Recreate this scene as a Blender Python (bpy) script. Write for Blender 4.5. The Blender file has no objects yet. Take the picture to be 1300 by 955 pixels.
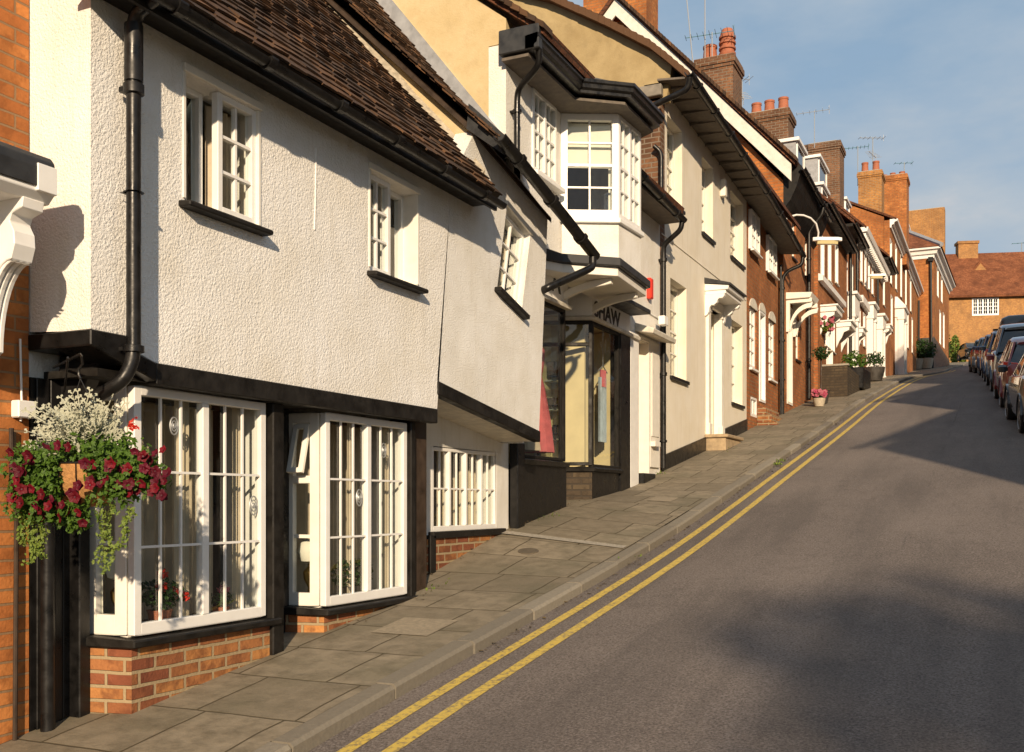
import bpy, bmesh, math, random
from mathutils import Vector as V, Matrix, noise
from mathutils.geometry import delaunay_2d_cdt
random.seed(7)
R = math.radians
SC = bpy.context.scene
COL = SC.collection
FPX = 1300.0; HY = 637.0; CX = 650.0
TH = R(25.5); SN, CS = math.sin(TH), math.cos(TH)

def ray(px, py):
    a = (px-CX)/FPX; b = (HY-py)/FPX
    return V((-SN+a*CS, CS+a*SN, b))
def atx(px, py, X):
    d = ray(px, py); return d*(X/d.x)
def aty(px, py, Y):
    d = ray(px, py); return d*(Y/d.y)
def att(px, py, t): return ray(px, py)*t

# ------------------------------------------------------------------ frames
class F:
    def __init__(s, O, S, U=(0,0,1), N=None):
        s.O=V(O); s.S=V(S).normalized(); s.U=V(U).normalized()
        s.N = V(N) if N else s.S.cross(s.U)
    def w(s, a, u, d=0.0): return s.O+s.S*a+s.U*u+s.N*d
    def pix(s, px, py, d=0.0):
        r = ray(px, py); t = ((s.O+s.N*d).dot(s.N))/r.dot(s.N); P = r*t-s.O
        return (P.dot(s.S), P.dot(s.U))
def street(X): return F((X,0,0),(0,1,0))
def facing(Y): return F((0,Y,0),(1,0,0))
def seg(p, q):                     # frame from p to q in plan, outward = right of travel
    p=V((p[0],p[1],0)); q=V((q[0],q[1],0)); f=F(p,q-p); f.L=(q-p).length; return f

# ------------------------------------------------------------------ mesh builder
ORI = {}
class MB:
    def __init__(s): s.v=[]; s.f=[]; s.m=[]; s.cm=0
    def add(s, vs, fs):
        n=len(s.v); s.v += [V(p) for p in vs]
        for f in fs: s.f.append([i+n for i in f]); s.m.append(s.cm)
        return s
    def quad(s, a,b,c,d): return s.add([a,b,c,d],[(0,1,2,3)])
    def hexa(s, p):  # 8 points: bottom 4, top 4
        return s.add(p,[(3,2,1,0),(4,5,6,7),(0,1,5,4),(1,2,6,5),(2,3,7,6),(3,0,4,7)])
    def box(s, fr, s0,s1,u0,u1,d0,d1):
        return s.hexa([fr.w(a,u,d) for u in (u0,u1) for a,d in ((s0,d0),(s0,d1),(s1,d1),(s1,d0))])
    def wbox(s, x0,x1,y0,y1,z0,z1):
        return s.hexa([V((x,y,z)) for z in (z0,z1) for x,y in ((x0,y0),(x1,y0),(x1,y1),(x0,y1))])
    def prism(s, fr, poly, d0, d1):
        n=len(poly); vs=[fr.w(a,u,d0) for a,u in poly]+[fr.w(a,u,d1) for a,u in poly]
        return s.add(vs,[tuple(range(n))[::-1], tuple(range(n,2*n))]+[(i,(i+1)%n,n+(i+1)%n,n+i) for i in range(n)])
    def plan(s, poly, z0, z1):     # plan polygon slab
        n=len(poly); z0=z0 if hasattr(z0,'__len__') else [z0]*n; z1=z1 if hasattr(z1,'__len__') else [z1]*n
        vs=[(p[0],p[1],z0[i]) for i,p in enumerate(poly)]+[(p[0],p[1],z1[i]) for i,p in enumerate(poly)]
        return s.add(vs,[tuple(range(n))[::-1], tuple(range(n,2*n))]+[(i,(i+1)%n,n+(i+1)%n,n+i) for i in range(n)])
    def tube(s, pts, r, n=10, cap=True):
        pts=[V(p) for p in pts]; rs = r if hasattr(r,'__len__') else [r]*len(pts); rings=[]
        ref=None
        for i,p in enumerate(pts):
            t=(pts[min(i+1,len(pts)-1)]-pts[max(i-1,0)]).normalized()
            if ref is None: ref = t.orthogonal().normalized()
            ref=(ref-t*ref.dot(t)).normalized(); b=t.cross(ref)
            rings.append([p+(ref*math.cos(2*math.pi*k/n)+b*math.sin(2*math.pi*k/n))*rs[i] for k in range(n)])
        vs=[q for r_ in rings for q in r_]; fs=[]
        for i in range(len(pts)-1):
            for k in range(n):
                fs.append((i*n+k,i*n+(k+1)%n,(i+1)*n+(k+1)%n,(i+1)*n+k))
        if cap: fs.append(tuple(range(n))[::-1]); fs.append(tuple(range((len(pts)-1)*n,len(pts)*n)))
        return s.add(vs,fs)
    def sweep(s, prof, path):      # prof: list of (out, up) ; path: list of (P, outvec) ; z-up
        n=len(prof); vs=[]; fs=[]
        for P,o in path:
            o=V(o)
            for a,b in prof: vs.append(V(P)+o*a+V((0,0,1))*b)
        m=len(path)
        for i in range(m-1):
            for k in range(n): fs.append((i*n+k,i*n+(k+1)%n,(i+1)*n+(k+1)%n,(i+1)*n+k))
        fs.append(tuple(range(n))[::-1]); fs.append(tuple(range((m-1)*n,m*n)))
        return s.add(vs,fs)
    def lathe(s, c, prof, n=16, cap=True):
        c=V(c); vs=[]; fs=[]
        for r,z in prof:
            for k in range(n): vs.append(c+V((r*math.cos(2*math.pi*k/n),r*math.sin(2*math.pi*k/n),z)))
        for i in range(len(prof)-1):
            for k in range(n): fs.append((i*n+k,i*n+(k+1)%n,(i+1)*n+(k+1)%n,(i+1)*n+k))
        if cap: fs.append(tuple(range(n))[::-1]); fs.append(tuple(range((len(prof)-1)*n,len(prof)*n)))
        return s.add(vs,fs)
    def loft(s, secs, cap=True):   # secs: list of rings
        n=len(secs[0]); vs=[p for r_ in secs for p in r_]; fs=[]
        for i in range(len(secs)-1):
            for k in range(n): fs.append((i*n+k,i*n+(k+1)%n,(i+1)*n+(k+1)%n,(i+1)*n+k))
        if cap: fs.append(tuple(range(n))[::-1]); fs.append(tuple(range((len(secs)-1)*n,len(secs)*n)))
        return s.add(vs,fs)
    def wall(s, fr, outer, holes, d0, d1):
        loops=[outer]+holes; vs=[]; es=[]; 
        for lp in loops:
            n=len(vs); vs += [V((a,b)) for a,b in lp]; es += [(n+i, n+(i+1)%len(lp)) for i in range(len(lp))]
        rv,_,rf,_,_,_ = delaunay_2d_cdt(vs, es, [], 0, 1e-6)
        def inside(p, lp):
            c=False; j=len(lp)-1
            for i in range(len(lp)):
                xi,yi=lp[i]; xj,yj=lp[j]
                if (yi>p[1])!=(yj>p[1]) and p[0]<(xj-xi)*(p[1]-yi)/(yj-yi)+xi: c=not c
                j=i
            return c
        tr=[]
        for f in rf:
            c=(sum(rv[i][0] for i in f)/3, sum(rv[i][1] for i in f)/3)
            if inside(c, outer) and not any(inside(c,h) for h in holes): tr.append(tuple(f))
        n=len(rv)
        s.add([fr.w(p[0],p[1],d1) for p in rv]+[fr.w(p[0],p[1],d0) for p in rv], tr+[tuple(i+n for i in f[::-1]) for f in tr])
        for lp in loops:
            m=len(lp)
            for i in range(m):
                a=lp[i]; b=lp[(i+1)%m]
                s.quad(fr.w(a[0],a[1],d1),fr.w(b[0],b[1],d1),fr.w(b[0],b[1],d0),fr.w(a[0],a[1],d0))
        return s
    def build(s, name, mat, parent=None, bevel=0, smooth=False, uv=True, fixn=True, loc=None, sharp=40):
        if not s.v: return None
        if parent is not None: o0 = ORI[parent.name]
        elif loc is not None: o0 = V(loc)
        else:
            o0=V(((min(p.x for p in s.v)+max(p.x for p in s.v))/2,(min(p.y for p in s.v)+max(p.y for p in s.v))/2,min(p.z for p in s.v)))
        me=bpy.data.meshes.new(name); me.from_pydata([p-o0 for p in s.v],[],s.f)
        mats = mat if isinstance(mat,(list,tuple)) else [mat]
        for m in mats: me.materials.append(m)
        if len(mats)>1:
            for i,p in enumerate(me.polygons): p.material_index=s.m[i]
        bm=bmesh.new(); bm.from_mesh(me)
        if fixn:
            bmesh.ops.remove_doubles(bm, verts=bm.verts, dist=1e-5)
            bmesh.ops.recalc_face_normals(bm, faces=bm.faces)
        if bevel:
            bmesh.ops.bevel(bm, geom=[e for e in bm.edges if len(e.link_faces)==2 and e.calc_face_angle(0)>.5], offset=bevel, segments=1, affect='EDGES')
        if uv:
            L=bm.loops.layers.uv.new('UVMap')
            for f in bm.faces:
                n=f.normal
                t=V((0,0,1)).cross(n)
                if t.length<.05: t=V((1,0,0))
                t.normalize(); b=n.cross(t)
                for l in f.loops:
                    c=l.vert.co+o0; l[L].uv=(c.dot(t), c.dot(b))
        if smooth:
            for f in bm.faces: f.smooth=True
            for e in bm.edges:
                if len(e.link_faces)==2 and e.calc_face_angle(0)>R(sharp): e.smooth=False
        bm.to_mesh(me); bm.free()
        o=bpy.data.objects.new(name, me); COL.objects.link(o)
        if parent is not None:
            o.parent=parent; ORI[o.name]=o0
        else:
            o.location=o0; ORI[o.name]=o0
        return o
def root(name, loc, label, cat, group=None):
    o=bpy.data.objects.new(name,None); COL.objects.link(o); o.location=loc; o.empty_display_size=.3
    ORI[o.name]=V(loc); o['label']=label; o['category']=cat
    if group: o['group']=group
    return o
def tag(o, label, cat, group=None):
    o['label']=label; o['category']=cat
    if group: o['group']=group
    return o
def copytree(o, loc, rz=None, parent=None):
    c=o.copy(); COL.objects.link(c)
    if parent is None:
        c.location=loc
        if rz is not None: c.rotation_euler=(0,0,rz)
    else: c.parent=parent
    for ch in list(o.children): copytree(ch,None,None,c)
    return c

# ------------------------------------------------------------------ materials
def newmat(name):
    m=bpy.data.materials.new(name); m.use_nodes=True; nt=m.node_tree; b=nt.nodes['Principled BSDF']; return m,nt,b
def node(nt, t, **k):
    n=nt.nodes.new(t)
    for a,v in k.items():
        if a.startswith('i_'):
            key=a[2:]; key=int(key) if key.isdigit() else key.replace('_',' ')
            n.inputs[key].default_value=v
        else: setattr(n,a,v)
    return n
def ramp(nt, fac, stops):
    n=nt.nodes.new('ShaderNodeValToRGB'); cr=n.color_ramp
    while len(cr.elements)<len(stops): cr.elements.new(.5)
    for e,(p,c) in zip(cr.elements,stops): e.position=p; e.color=(*c,1) if len(c)==3 else c
    nt.links.new(fac,n.inputs[0]); return n.outputs[0]
def mixc(nt, fac, a, b, mode='MIX'):
    n=nt.nodes.new('ShaderNodeMix'); n.data_type='RGBA'; n.blend_type=mode
    for i,x in ((0,fac),(6,a),(7,b)):
        if isinstance(x,(int,float)): n.inputs[i].default_value=x
        elif isinstance(x,tuple): n.inputs[i].default_value=(*x,1)
        else: nt.links.new(x,n.inputs[i])
    return n.outputs[2]
def geo(nt): return nt.nodes.new('ShaderNodeNewGeometry')
def noise_(nt, vec, scale, detail=3, rough=.5):
    n=node(nt,'ShaderNodeTexNoise'); n.inputs['Scale'].default_value=scale; n.inputs['Detail'].default_value=detail; n.inputs['Roughness'].default_value=rough
    nt.links.new(vec,n.inputs['Vector']); return n.outputs['Fac']
def bump(nt, b, h, strength, dist, prev=None):
    n=nt.nodes.new('ShaderNodeBump'); n.inputs['Strength'].default_value=strength; n.inputs['Distance'].default_value=dist
    nt.links.new(h,n.inputs['Height'])
    if prev: nt.links.new(prev,n.inputs['Normal'])
    nt.links.new(n.outputs[0], b.inputs['Normal']); return n.outputs[0]
def math_(nt, op, a, b=None):
    n=nt.nodes.new('ShaderNodeMath'); n.operation=op
    for i,x in ((0,a),(1,b)):
        if x is None: continue
        if isinstance(x,(int,float)): n.inputs[i].default_value=x
        else: nt.links.new(x,n.inputs[i])
    return n.outputs[0]

def plain(name, col, rough=.5, var=.0, bs=0, bd=.002, scale=20, metal=0, spec=.5, coat=0):
    m,nt,b=newmat(name); b.inputs['Roughness'].default_value=rough; b.inputs['Metallic'].default_value=metal
    b.inputs['Specular IOR Level'].default_value=spec; b.inputs['Coat Weight'].default_value=coat
    if var or bs:
        g=geo(nt); n=noise_(nt,g.outputs['Position'],scale,4,.6)
        c=mixc(nt, ramp(nt,n,[(.3,(0,0,0)),(.7,(1,1,1))]), tuple(x*(1-var) for x in col), tuple(min(1,x*(1+var)) for x in col))
        nt.links.new(c,b.inputs['Base Color'])
        rr=nt.nodes.new('ShaderNodeMapRange'); rr.inputs['From Min'].default_value=.3; rr.inputs['From Max'].default_value=.7; rr.inputs['To Min'].default_value=rough*.8; rr.inputs['To Max'].default_value=min(1,rough*1.5+.05); nt.links.new(n,rr.inputs['Value']); nt.links.new(rr.outputs[0],b.inputs['Roughness'])
        if bs: bump(nt,b,n,bs,bd)
    else: b.inputs['Base Color'].default_value=(*col,1)
    return m
def roughcast(name, col, size=42, dist=.012, stain=.12, strength=.78):
    m,nt,b=newmat(name); P=geo(nt).outputs['Position']
    v=node(nt,'ShaderNodeTexVoronoi',feature='SMOOTH_F1'); v.inputs['Scale'].default_value=size; v.inputs['Smoothness'].default_value=.5
    warp=node(nt,'ShaderNodeTexNoise'); warp.inputs['Scale'].default_value=25
    nt.links.new(P,warp.inputs['Vector'])
    ma=node(nt,'ShaderNodeVectorMath',operation='SCALE'); ma.inputs['Scale'].default_value=.03; nt.links.new(warp.outputs['Color'],ma.inputs[0])
    ad=node(nt,'ShaderNodeVectorMath',operation='ADD'); nt.links.new(P,ad.inputs[0]); nt.links.new(ma.outputs[0],ad.inputs[1])
    nt.links.new(ad.outputs[0],v.inputs['Vector'])
    n=noise_(nt,P,size*1.1,3,.55); n2=noise_(nt,P,2.2,5,.6); n3=noise_(nt,P,.8,3); n4=noise_(nt,P,size*3.2,2,.5)
    h=math_(nt,'ADD',math_(nt,'MULTIPLY',v.outputs['Distance'],-.35),math_(nt,'ADD',math_(nt,'MULTIPLY',n,1.5),math_(nt,'MULTIPLY',n4,.35)))
    pb=bump(nt,b,n3,.25,.12); bump(nt,b,h,strength,dist,pb)
    d=tuple(x*(1-stain)*f for x,f in zip(col,(1,.97,.90)))
    c=mixc(nt, ramp(nt,n2,[(.35,(0,0,0)),(.75,(1,1,1))]), col, d)
    mp=nt.nodes.new('ShaderNodeMapping'); mp.inputs['Scale'].default_value=(5,5,.45); nt.links.new(P,mp.inputs[0]); ns=noise_(nt,mp.outputs[0],2.2,5,.7)
    c=mixc(nt, math_(nt,'MULTIPLY',ramp(nt,ns,[(.52,(0,0,0)),(.74,(1,1,1))]),.45), c, tuple(x*f for x,f in zip(col,(.74,.70,.62))))
    nt.links.new(c,b.inputs['Base Color']); b.inputs['Roughness'].default_value=.85; b.inputs['Specular IOR Level'].default_value=.25
    return m
def brick(name, c1, c2, mortar, dark=.25, w=.225, h=.075, ms=.011, bd=.008):
    m,nt,b=newmat(name)
    uv=nt.nodes.new('ShaderNodeUVMap'); P=geo(nt).outputs['Position']
    t=node(nt,'ShaderNodeTexBrick'); t.offset=.5
    for k,x in (('Scale',1),('Mortar Size',ms),('Mortar Smooth',.25),('Bias',0),('Brick Width',w),('Row Height',h)): t.inputs[k].default_value=x
    t.inputs['Color1'].default_value=(0,0,0,1); t.inputs['Color2'].default_value=(1,1,1,1); t.inputs['Mortar'].default_value=(.5,.5,.5,1)
    wn=node(nt,'ShaderNodeTexNoise'); wn.inputs['Scale'].default_value=6; nt.links.new(uv.outputs[0],wn.inputs['Vector'])
    sc=node(nt,'ShaderNodeVectorMath',operation='SCALE'); sc.inputs['Scale'].default_value=.012; nt.links.new(wn.outputs['Color'],sc.inputs[0])
    ad=node(nt,'ShaderNodeVectorMath',operation='ADD'); nt.links.new(uv.outputs[0],ad.inputs[0]); nt.links.new(sc.outputs[0],ad.inputs[1])
    nt.links.new(ad.outputs[0],t.inputs['Vector'])
    n=noise_(nt,P,1.3,4,.6); n2=noise_(nt,P,45,3,.6)
    br=mixc(nt,t.outputs['Color'],c1,c2)
    br=mixc(nt,ramp(nt,n,[(.42,(0,0,0)),(.68,(1,1,1))]),br,tuple(x*(1-dark) for x in c1))
    br=mixc(nt,math_(nt,'MULTIPLY',n2,.5),br,tuple(x*.55 for x in c1))
    n5=noise_(nt,P,9,3,.6); br=mixc(nt,math_(nt,'MULTIPLY',ramp(nt,n5,[(.48,(0,0,0)),(.62,(1,1,1))]),.55),br,tuple(x*.45 for x in c1))
    c=mixc(nt,t.outputs['Fac'],br,mortar)
    nt.links.new(c,b.inputs['Base Color']); b.inputs['Roughness'].default_value=.88; b.inputs['Specular IOR Level'].default_value=.25
    hh=math_(nt,'ADD',math_(nt,'MULTIPLY',t.outputs['Fac'],-1.0),math_(nt,'MULTIPLY',n2,.5))
    bump(nt,b,hh,.8,bd); return m
def island(name, cols, rough=.85, bs=.4, bd=.004, nscale=60, trans=0, extra=None):
    m,nt,b=newmat(name); g=geo(nt)
    st=[(i/(len(cols)-1),c) for i,c in enumerate(cols)]
    c=ramp(nt,g.outputs['Random Per Island'],st); n=noise_(nt,g.outputs['Position'],nscale,3,.6)
    c=mixc(nt,math_(nt,'MULTIPLY',n,.6),c,tuple(x*.6 for x in cols[0]))
    if extra:
        n2=noise_(nt,g.outputs['Position'],extra[1],5,.65); c=mixc(nt,ramp(nt,n2,[(extra[2],(0,0,0)),(extra[2]+.08,(1,1,1))]),c,extra[0])
    nt.links.new(c,b.inputs['Base Color']); b.inputs['Roughness'].default_value=rough; b.inputs['Specular IOR Level'].default_value=.3
    if bs: bump(nt,b,n,bs,bd)
    if trans:
        b.inputs['Transmission Weight'].default_value=0
        tr=nt.nodes.new('ShaderNodeBsdfTranslucent'); nt.links.new(c,tr.inputs[0]); mx=nt.nodes.new('ShaderNodeMixShader'); mx.inputs[0].default_value=trans
        nt.links.new(b.outputs[0],mx.inputs[1]); nt.links.new(tr.outputs[0],mx.inputs[2]); nt.links.new(mx.outputs[0],nt.nodes['Material Output'].inputs[0])
    return m
def clear_glass(name, tint=(.92,.95,.93), ior=1.5):
    m,nt,b=newmat(name); nt.nodes.remove(b)
    P=geo(nt).outputs['Position']; n=noise_(nt,P,3.0,2)
    bp=nt.nodes.new('ShaderNodeBump'); bp.inputs['Strength'].default_value=.15; bp.inputs['Distance'].default_value=.02; nt.links.new(n,bp.inputs['Height'])
    lw=nt.nodes.new('ShaderNodeLayerWeight'); lw.inputs['Blend'].default_value=.5; fr=nt.nodes.new('ShaderNodeMath'); fr.operation='ADD'; fr.inputs[0].default_value=.07; nt.links.new(math_(nt,'MULTIPLY',math_(nt,'POWER',lw.outputs['Facing'],4.0),.9),fr.inputs[1])
    gl=nt.nodes.new('ShaderNodeBsdfGlossy'); gl.inputs['Roughness'].default_value=.015; nt.links.new(bp.outputs[0],gl.inputs['Normal'])
    tr=nt.nodes.new('ShaderNodeBsdfTransparent'); tr.inputs[0].default_value=(*tint,1)
    mx=nt.nodes.new('ShaderNodeMixShader'); nt.links.new(fr.outputs[0],mx.inputs[0]); nt.links.new(tr.outputs[0],mx.inputs[1]); nt.links.new(gl.outputs[0],mx.inputs[2])
    nt.links.new(mx.outputs[0],nt.nodes['Material Output'].inputs[0]); return m

M={}
M['white_rc']=roughcast('white roughcast',(.84,.83,.81),size=62,dist=.0075,stain=.12)
M['white_rc2']=roughcast('white roughcast patched',(.82,.815,.795),size=66,dist=.0065,stain=.18)
M['white_smooth']=roughcast('white limewash',(.76,.75,.72),size=14,dist=.004,stain=.15,strength=.5)
M['shop_rc']=roughcast('shop white roughcast',(.80,.785,.75),size=55,dist=.006)
M['cream_rc']=roughcast('cream roughcast',(.77,.72,.62),size=50,dist=.006,stain=.08)
def render_(name,c1,c2,c3):
    m,nt,b=newmat(name); P=geo(nt).outputs['Position']; a=noise_(nt,P,1.4,6,.65); d=noise_(nt,P,6,5,.7); e=noise_(nt,P,50,3,.6)
    c=mixc(nt,ramp(nt,a,[(.38,(0,0,0)),(.66,(1,1,1))]),c1,c2); c=mixc(nt,math_(nt,'MULTIPLY',ramp(nt,d,[(.5,(0,0,0)),(.75,(1,1,1))]),.5),c,c3)
    nt.links.new(c,b.inputs['Base Color']); b.inputs['Roughness'].default_value=.9; b.inputs['Specular IOR Level'].default_value=.2; bump(nt,b,math_(nt,'ADD',e,math_(nt,'MULTIPLY',d,1.5)),.5,.006); return m
M['ochre']=render_('weathered ochre render',(.62,.50,.31),(.50,.39,.21),(.40,.31,.17))
M['olive']=render_('olive brown render',(.42,.33,.18),(.31,.235,.12),(.24,.185,.10))
M['brick_o']=brick('orange brick',(.46,.155,.045),(.66,.265,.075),(.26,.16,.085),ms=.007,dark=.45)
M['brick_r']=brick('red brown brick',(.37,.125,.045),(.54,.205,.07),(.22,.145,.08),ms=.008,dark=.4)
M['brick_g']=brick('golden brick',(.44,.19,.055),(.64,.31,.085),(.34,.24,.14),dark=.45)
M['brick_d']=brick('dark chimney brick',(.19,.095,.055),(.36,.175,.085),(.20,.16,.12),dark=.5)
M['brick_old']=brick('old orange plinth brick',(.26,.085,.045),(.58,.27,.085),(.34,.26,.155),dark=.5,w=.235,h=.078,ms=.011,bd=.014)
M['tile']=island('clay roof tiles',[(.04,.025,.017),(.10,.052,.028),(.06,.035,.022),(.15,.075,.035),(.045,.03,.02),(.11,.06,.033),(.035,.026,.02),(.20,.10,.045),(.07,.042,.026)],bd=.003,extra=((.22,.15,.10),9,.66))
M['tile_tex']=brick('far clay tiles',(.14,.055,.03),(.24,.10,.05),(.05,.03,.02),w=.17,h=.10,ms=.008,bd=.02,dark=.35)
M['tile_red']=brick('red clay tiles',(.26,.085,.035),(.42,.16,.07),(.10,.05,.03),w=.17,h=.10,ms=.008,bd=.02,dark=.45)
M['white']=plain('white gloss paint',(.82,.81,.785),.35,.03,.25,.002,12)
M['cream']=plain('cream gloss paint',(.80,.765,.69),.38,.04,.25,.002,12)
M['black']=plain('black gloss paint',(.009,.0085,.0085),.30,.5,.5,.005,11,spec=.35)
M['blackwood']=plain('black tarred timber',(.011,.0095,.008),.5,.6,.8,.008,8,spec=.3)
M['brownwood']=plain('dark brown timber',(.04,.024,.014),.55,.4,.6,.006,9)
M['lead']=plain('weathered lead',(.028,.029,.031),.45,.3,.3,.004,8)
M['lead_l']=plain('pale lead flashing',(.30,.31,.33),.5,.2,.3,.004,8)
M['greywood']=plain('silvered white timber',(.66,.64,.58),.6,.12,.4,.004,8)
M['stone']=plain('grey kerb granite',(.30,.27,.22),.8,.3,.5,.006,40)
M['riser']=brick('grey brown riser brick',(.07,.052,.036),(.12,.09,.055),(.05,.04,.03),dark=.3)
M['sandstone']=plain('worn sandstone',(.36,.27,.165),.85,.25,.4,.006,14)
M['oldgrey']=plain('old grey timber',(.20,.18,.15),.8,.3,.5,.006,9)
M['terracotta']=plain('terracotta',(.34,.115,.06),.75,.2,.3,.003,12)
M['redtile']=plain('red quarry tile floor',(.33,.10,.05),.6,.2,.2,.003,20)
M['red']=plain('red plastic',(.75,.05,.03),.35)
M['steel']=plain('galvanised steel',(.45,.47,.48),.45,metal=.6)
M['teal']=plain('blue green aerial metal',(.10,.22,.28),.5)
M['mortar']=plain('mortar fillet',(.40,.35,.27),.9,.3,.6,.01,20)
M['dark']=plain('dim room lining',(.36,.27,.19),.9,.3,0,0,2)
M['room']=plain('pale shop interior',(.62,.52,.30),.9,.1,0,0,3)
M['curtain']=plain('beige curtain cloth',(.50,.42,.31),.9,.15,.3,.004,6)
M['net']=plain('white net blind',(.74,.72,.64),.9,.05,.1,.002,6)
M['glass']=clear_glass('window glass')
M['glass_d']=plain('dark window glass',(.02,.022,.025),.06,spec=.8)
M['soffit']=plain('dirty soffit boards',(.13,.11,.09),.8,.4,.5,.005,10)
M['softwhite']=plain('weathered white soffit',(.62,.58,.50),.7,.2,.3,.003,10)
M['doorwood']=plain('varnished cream door',(.62,.44,.22),.45,.1,.2,.002,10)
M['brass']=plain('brass',(.55,.38,.14),.3,metal=1)
M['coir']=plain('brown coir basket liner',(.40,.20,.07),.95,.3,.8,.01,60)
M['leaf']=island('green leaves',[(.05,.11,.015),(.09,.18,.02),(.13,.24,.03),(.07,.14,.02)],rough=.5,bs=0,trans=.35)
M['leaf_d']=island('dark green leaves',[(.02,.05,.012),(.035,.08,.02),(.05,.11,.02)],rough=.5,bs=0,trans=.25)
M['leaf_y']=island('yellow green leaves',[(.16,.24,.04),(.25,.32,.06),(.12,.2,.04)],rough=.5,bs=0,trans=.3)
M['silver']=island('silver felted leaves',[(.45,.47,.36),(.58,.58,.46),(.50,.52,.42)],rough=.8,bs=0,trans=.2)
M['petal']=island('crimson petals',[(.11,.002,.009),(.20,.003,.014),(.06,.002,.012),(.15,.003,.025)],rough=.6,bs=0,trans=.15)
M['petal_p']=island('pink petals',[(.45,.05,.12),(.55,.20,.24),(.38,.02,.08)],rough=.5,bs=0,trans=.25)
M['petal_r']=island('scarlet petals',[(.65,.03,.02),(.75,.08,.04)],rough=.5,bs=0,trans=.25)
M['petal_c']=plain('dark petal throat',(.05,.002,.01),.6)
M['pot']=plain('dark glazed pot',(.05,.045,.04),.4,.2,.2,.003,10)
M['potpale']=plain('pale stone pot',(.42,.36,.27),.8,.2,.4,.003,20)
# ------------------------------------------------------------------ ground profile
GP=[(-300,-16),(-80,-8.5),(-40,-5.2),(-12,-2.6),(0,-1.72),(5.1,-1.033),(9.67,-.411),(15.1,.495),(20.6,1.43),(28,2.71),(40.3,4.56),(59,6.95),(67,8.1),(76,9.25),(90,11.2),(108,13.4),(125,14.6),(200,16),(700,14)]
def gk(Y):
    for i in range(len(GP)-1):
        if Y<=GP[i+1][0] or i==len(GP)-2: break
    p=[GP[max(0,min(len(GP)-1,k))] for k in (i-1,i,i+1,i+2)]
    h=p[2][0]-p[1][0]; t=(Y-p[1][0])/h
    m1=(p[2][1]-p[0][1])/max(1e-6,p[2][0]-p[0][0])*h; m2=(p[3][1]-p[1][1])/max(1e-6,p[3][0]-p[1][0])*h
    t2=t*t; t3=t2*t
    return (2*t3-3*t2+1)*p[1][1]+(t3-2*t2+t)*m1+(-2*t3+3*t2)*p[2][1]+(t3-t2)*m2
def sm(a,b,x): x=max(0,min(1,(x-a)/(b-a))); return x*x*(3-2*x)
def kerbx(Y): return -3.12+.72*sm(38,80,Y)
def rkerb(Y): return 2.45-1.0*sm(25,60,Y)+4.0*sm(75,100,Y)
def pave(X,Y):   # pavement height
    k=max(0.,min(1.,(-3.1-X)/1.5)); bumpy=.14*sm(7.6,9.6,Y)*(1-sm(10.8,13.5,Y))
    return gk(Y)+k*bumpy
def grid_mesh(xs_f, ys, zf, name, mat, nx=6, **kw):
    mb=MB(); vs=[]; fs=[]
    for j,y in enumerate(ys):
        x0,x1=xs_f(y)
        for i in range(nx+1):
            x=x0+(x1-x0)*i/nx; vs.append((x,y,zf(x,y)))
    for j in range(len(ys)-1):
        for i in range(nx):
            a=j*(nx+1)+i; fs.append((a,a+1,a+nx+2,a+nx+1))
    mb.add(vs,fs); o=mb.build(name,mat,smooth=True,fixn=False,**kw); return o
def frange(a,b,st):
    r=[]; 
    while a<b-1e-6: r.append(a); a+=st
    return r+[b]

# asphalt
m,nt,b=newmat('worn asphalt'); P=geo(nt).outputs['Position']
n1=noise_(nt,P,70,3,.75); n2=noise_(nt,P,.6,4,.6); n3=noise_(nt,P,3.5,5,.7)
c=mixc(nt,ramp(nt,n2,[(.35,(0,0,0)),(.7,(1,1,1))]),(.130,.108,.096),(.176,.147,.130))
c=mixc(nt,math_(nt,'MULTIPLY',ramp(nt,n1,[(.50,(0,0,0)),(.62,(1,1,1))]),.6),c,(.29,.255,.235))
c=mixc(nt,math_(nt,'MULTIPLY',ramp(nt,n1,[(.36,(1,1,1)),(.46,(0,0,0))]),.7),c,(.035,.03,.027))
c=mixc(nt,math_(nt,'MULTIPLY',ramp(nt,n3,[(.55,(0,0,0)),(.75,(1,1,1))]),.35),c,(.06,.05,.045))
# long construction seam up the middle of the road
sx=nt.nodes.new('ShaderNodeSeparateXYZ'); nt.links.new(P,sx.inputs[0])
off=math_(nt,'ADD',math_(nt,'SUBTRACT',sx.outputs[0],-.75),math_(nt,'MULTIPLY',n3,.10))
seam=math_(nt,'LESS_THAN',math_(nt,'ABSOLUTE',off),.008)
mt=nt.nodes.new('ShaderNodeMapping'); mt.inputs['Scale'].default_value=(1.6,.09,1); nt.links.new(P,mt.inputs[0]); nT=noise_(nt,mt.outputs[0],1.5,4,.6); c=mixc(nt,math_(nt,'MULTIPLY',ramp(nt,nT,[(.45,(0,0,0)),(.65,(1,1,1))]),.38),c,(.075,.065,.06)); n8=noise_(nt,P,.9,2); c=mixc(nt,math_(nt,'MULTIPLY',math_(nt,'MULTIPLY',seam,ramp(nt,n8,[(.45,(0,0,0)),(.6,(1,1,1))])),.35),c,(.03,.026,.024))
nt.links.new(c,b.inputs['Base Color']); b.inputs['Roughness'].default_value=.85; b.inputs['Specular IOR Level'].default_value=.3
bump(nt,b,n1,.8,.008); M['asphalt']=m
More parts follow.
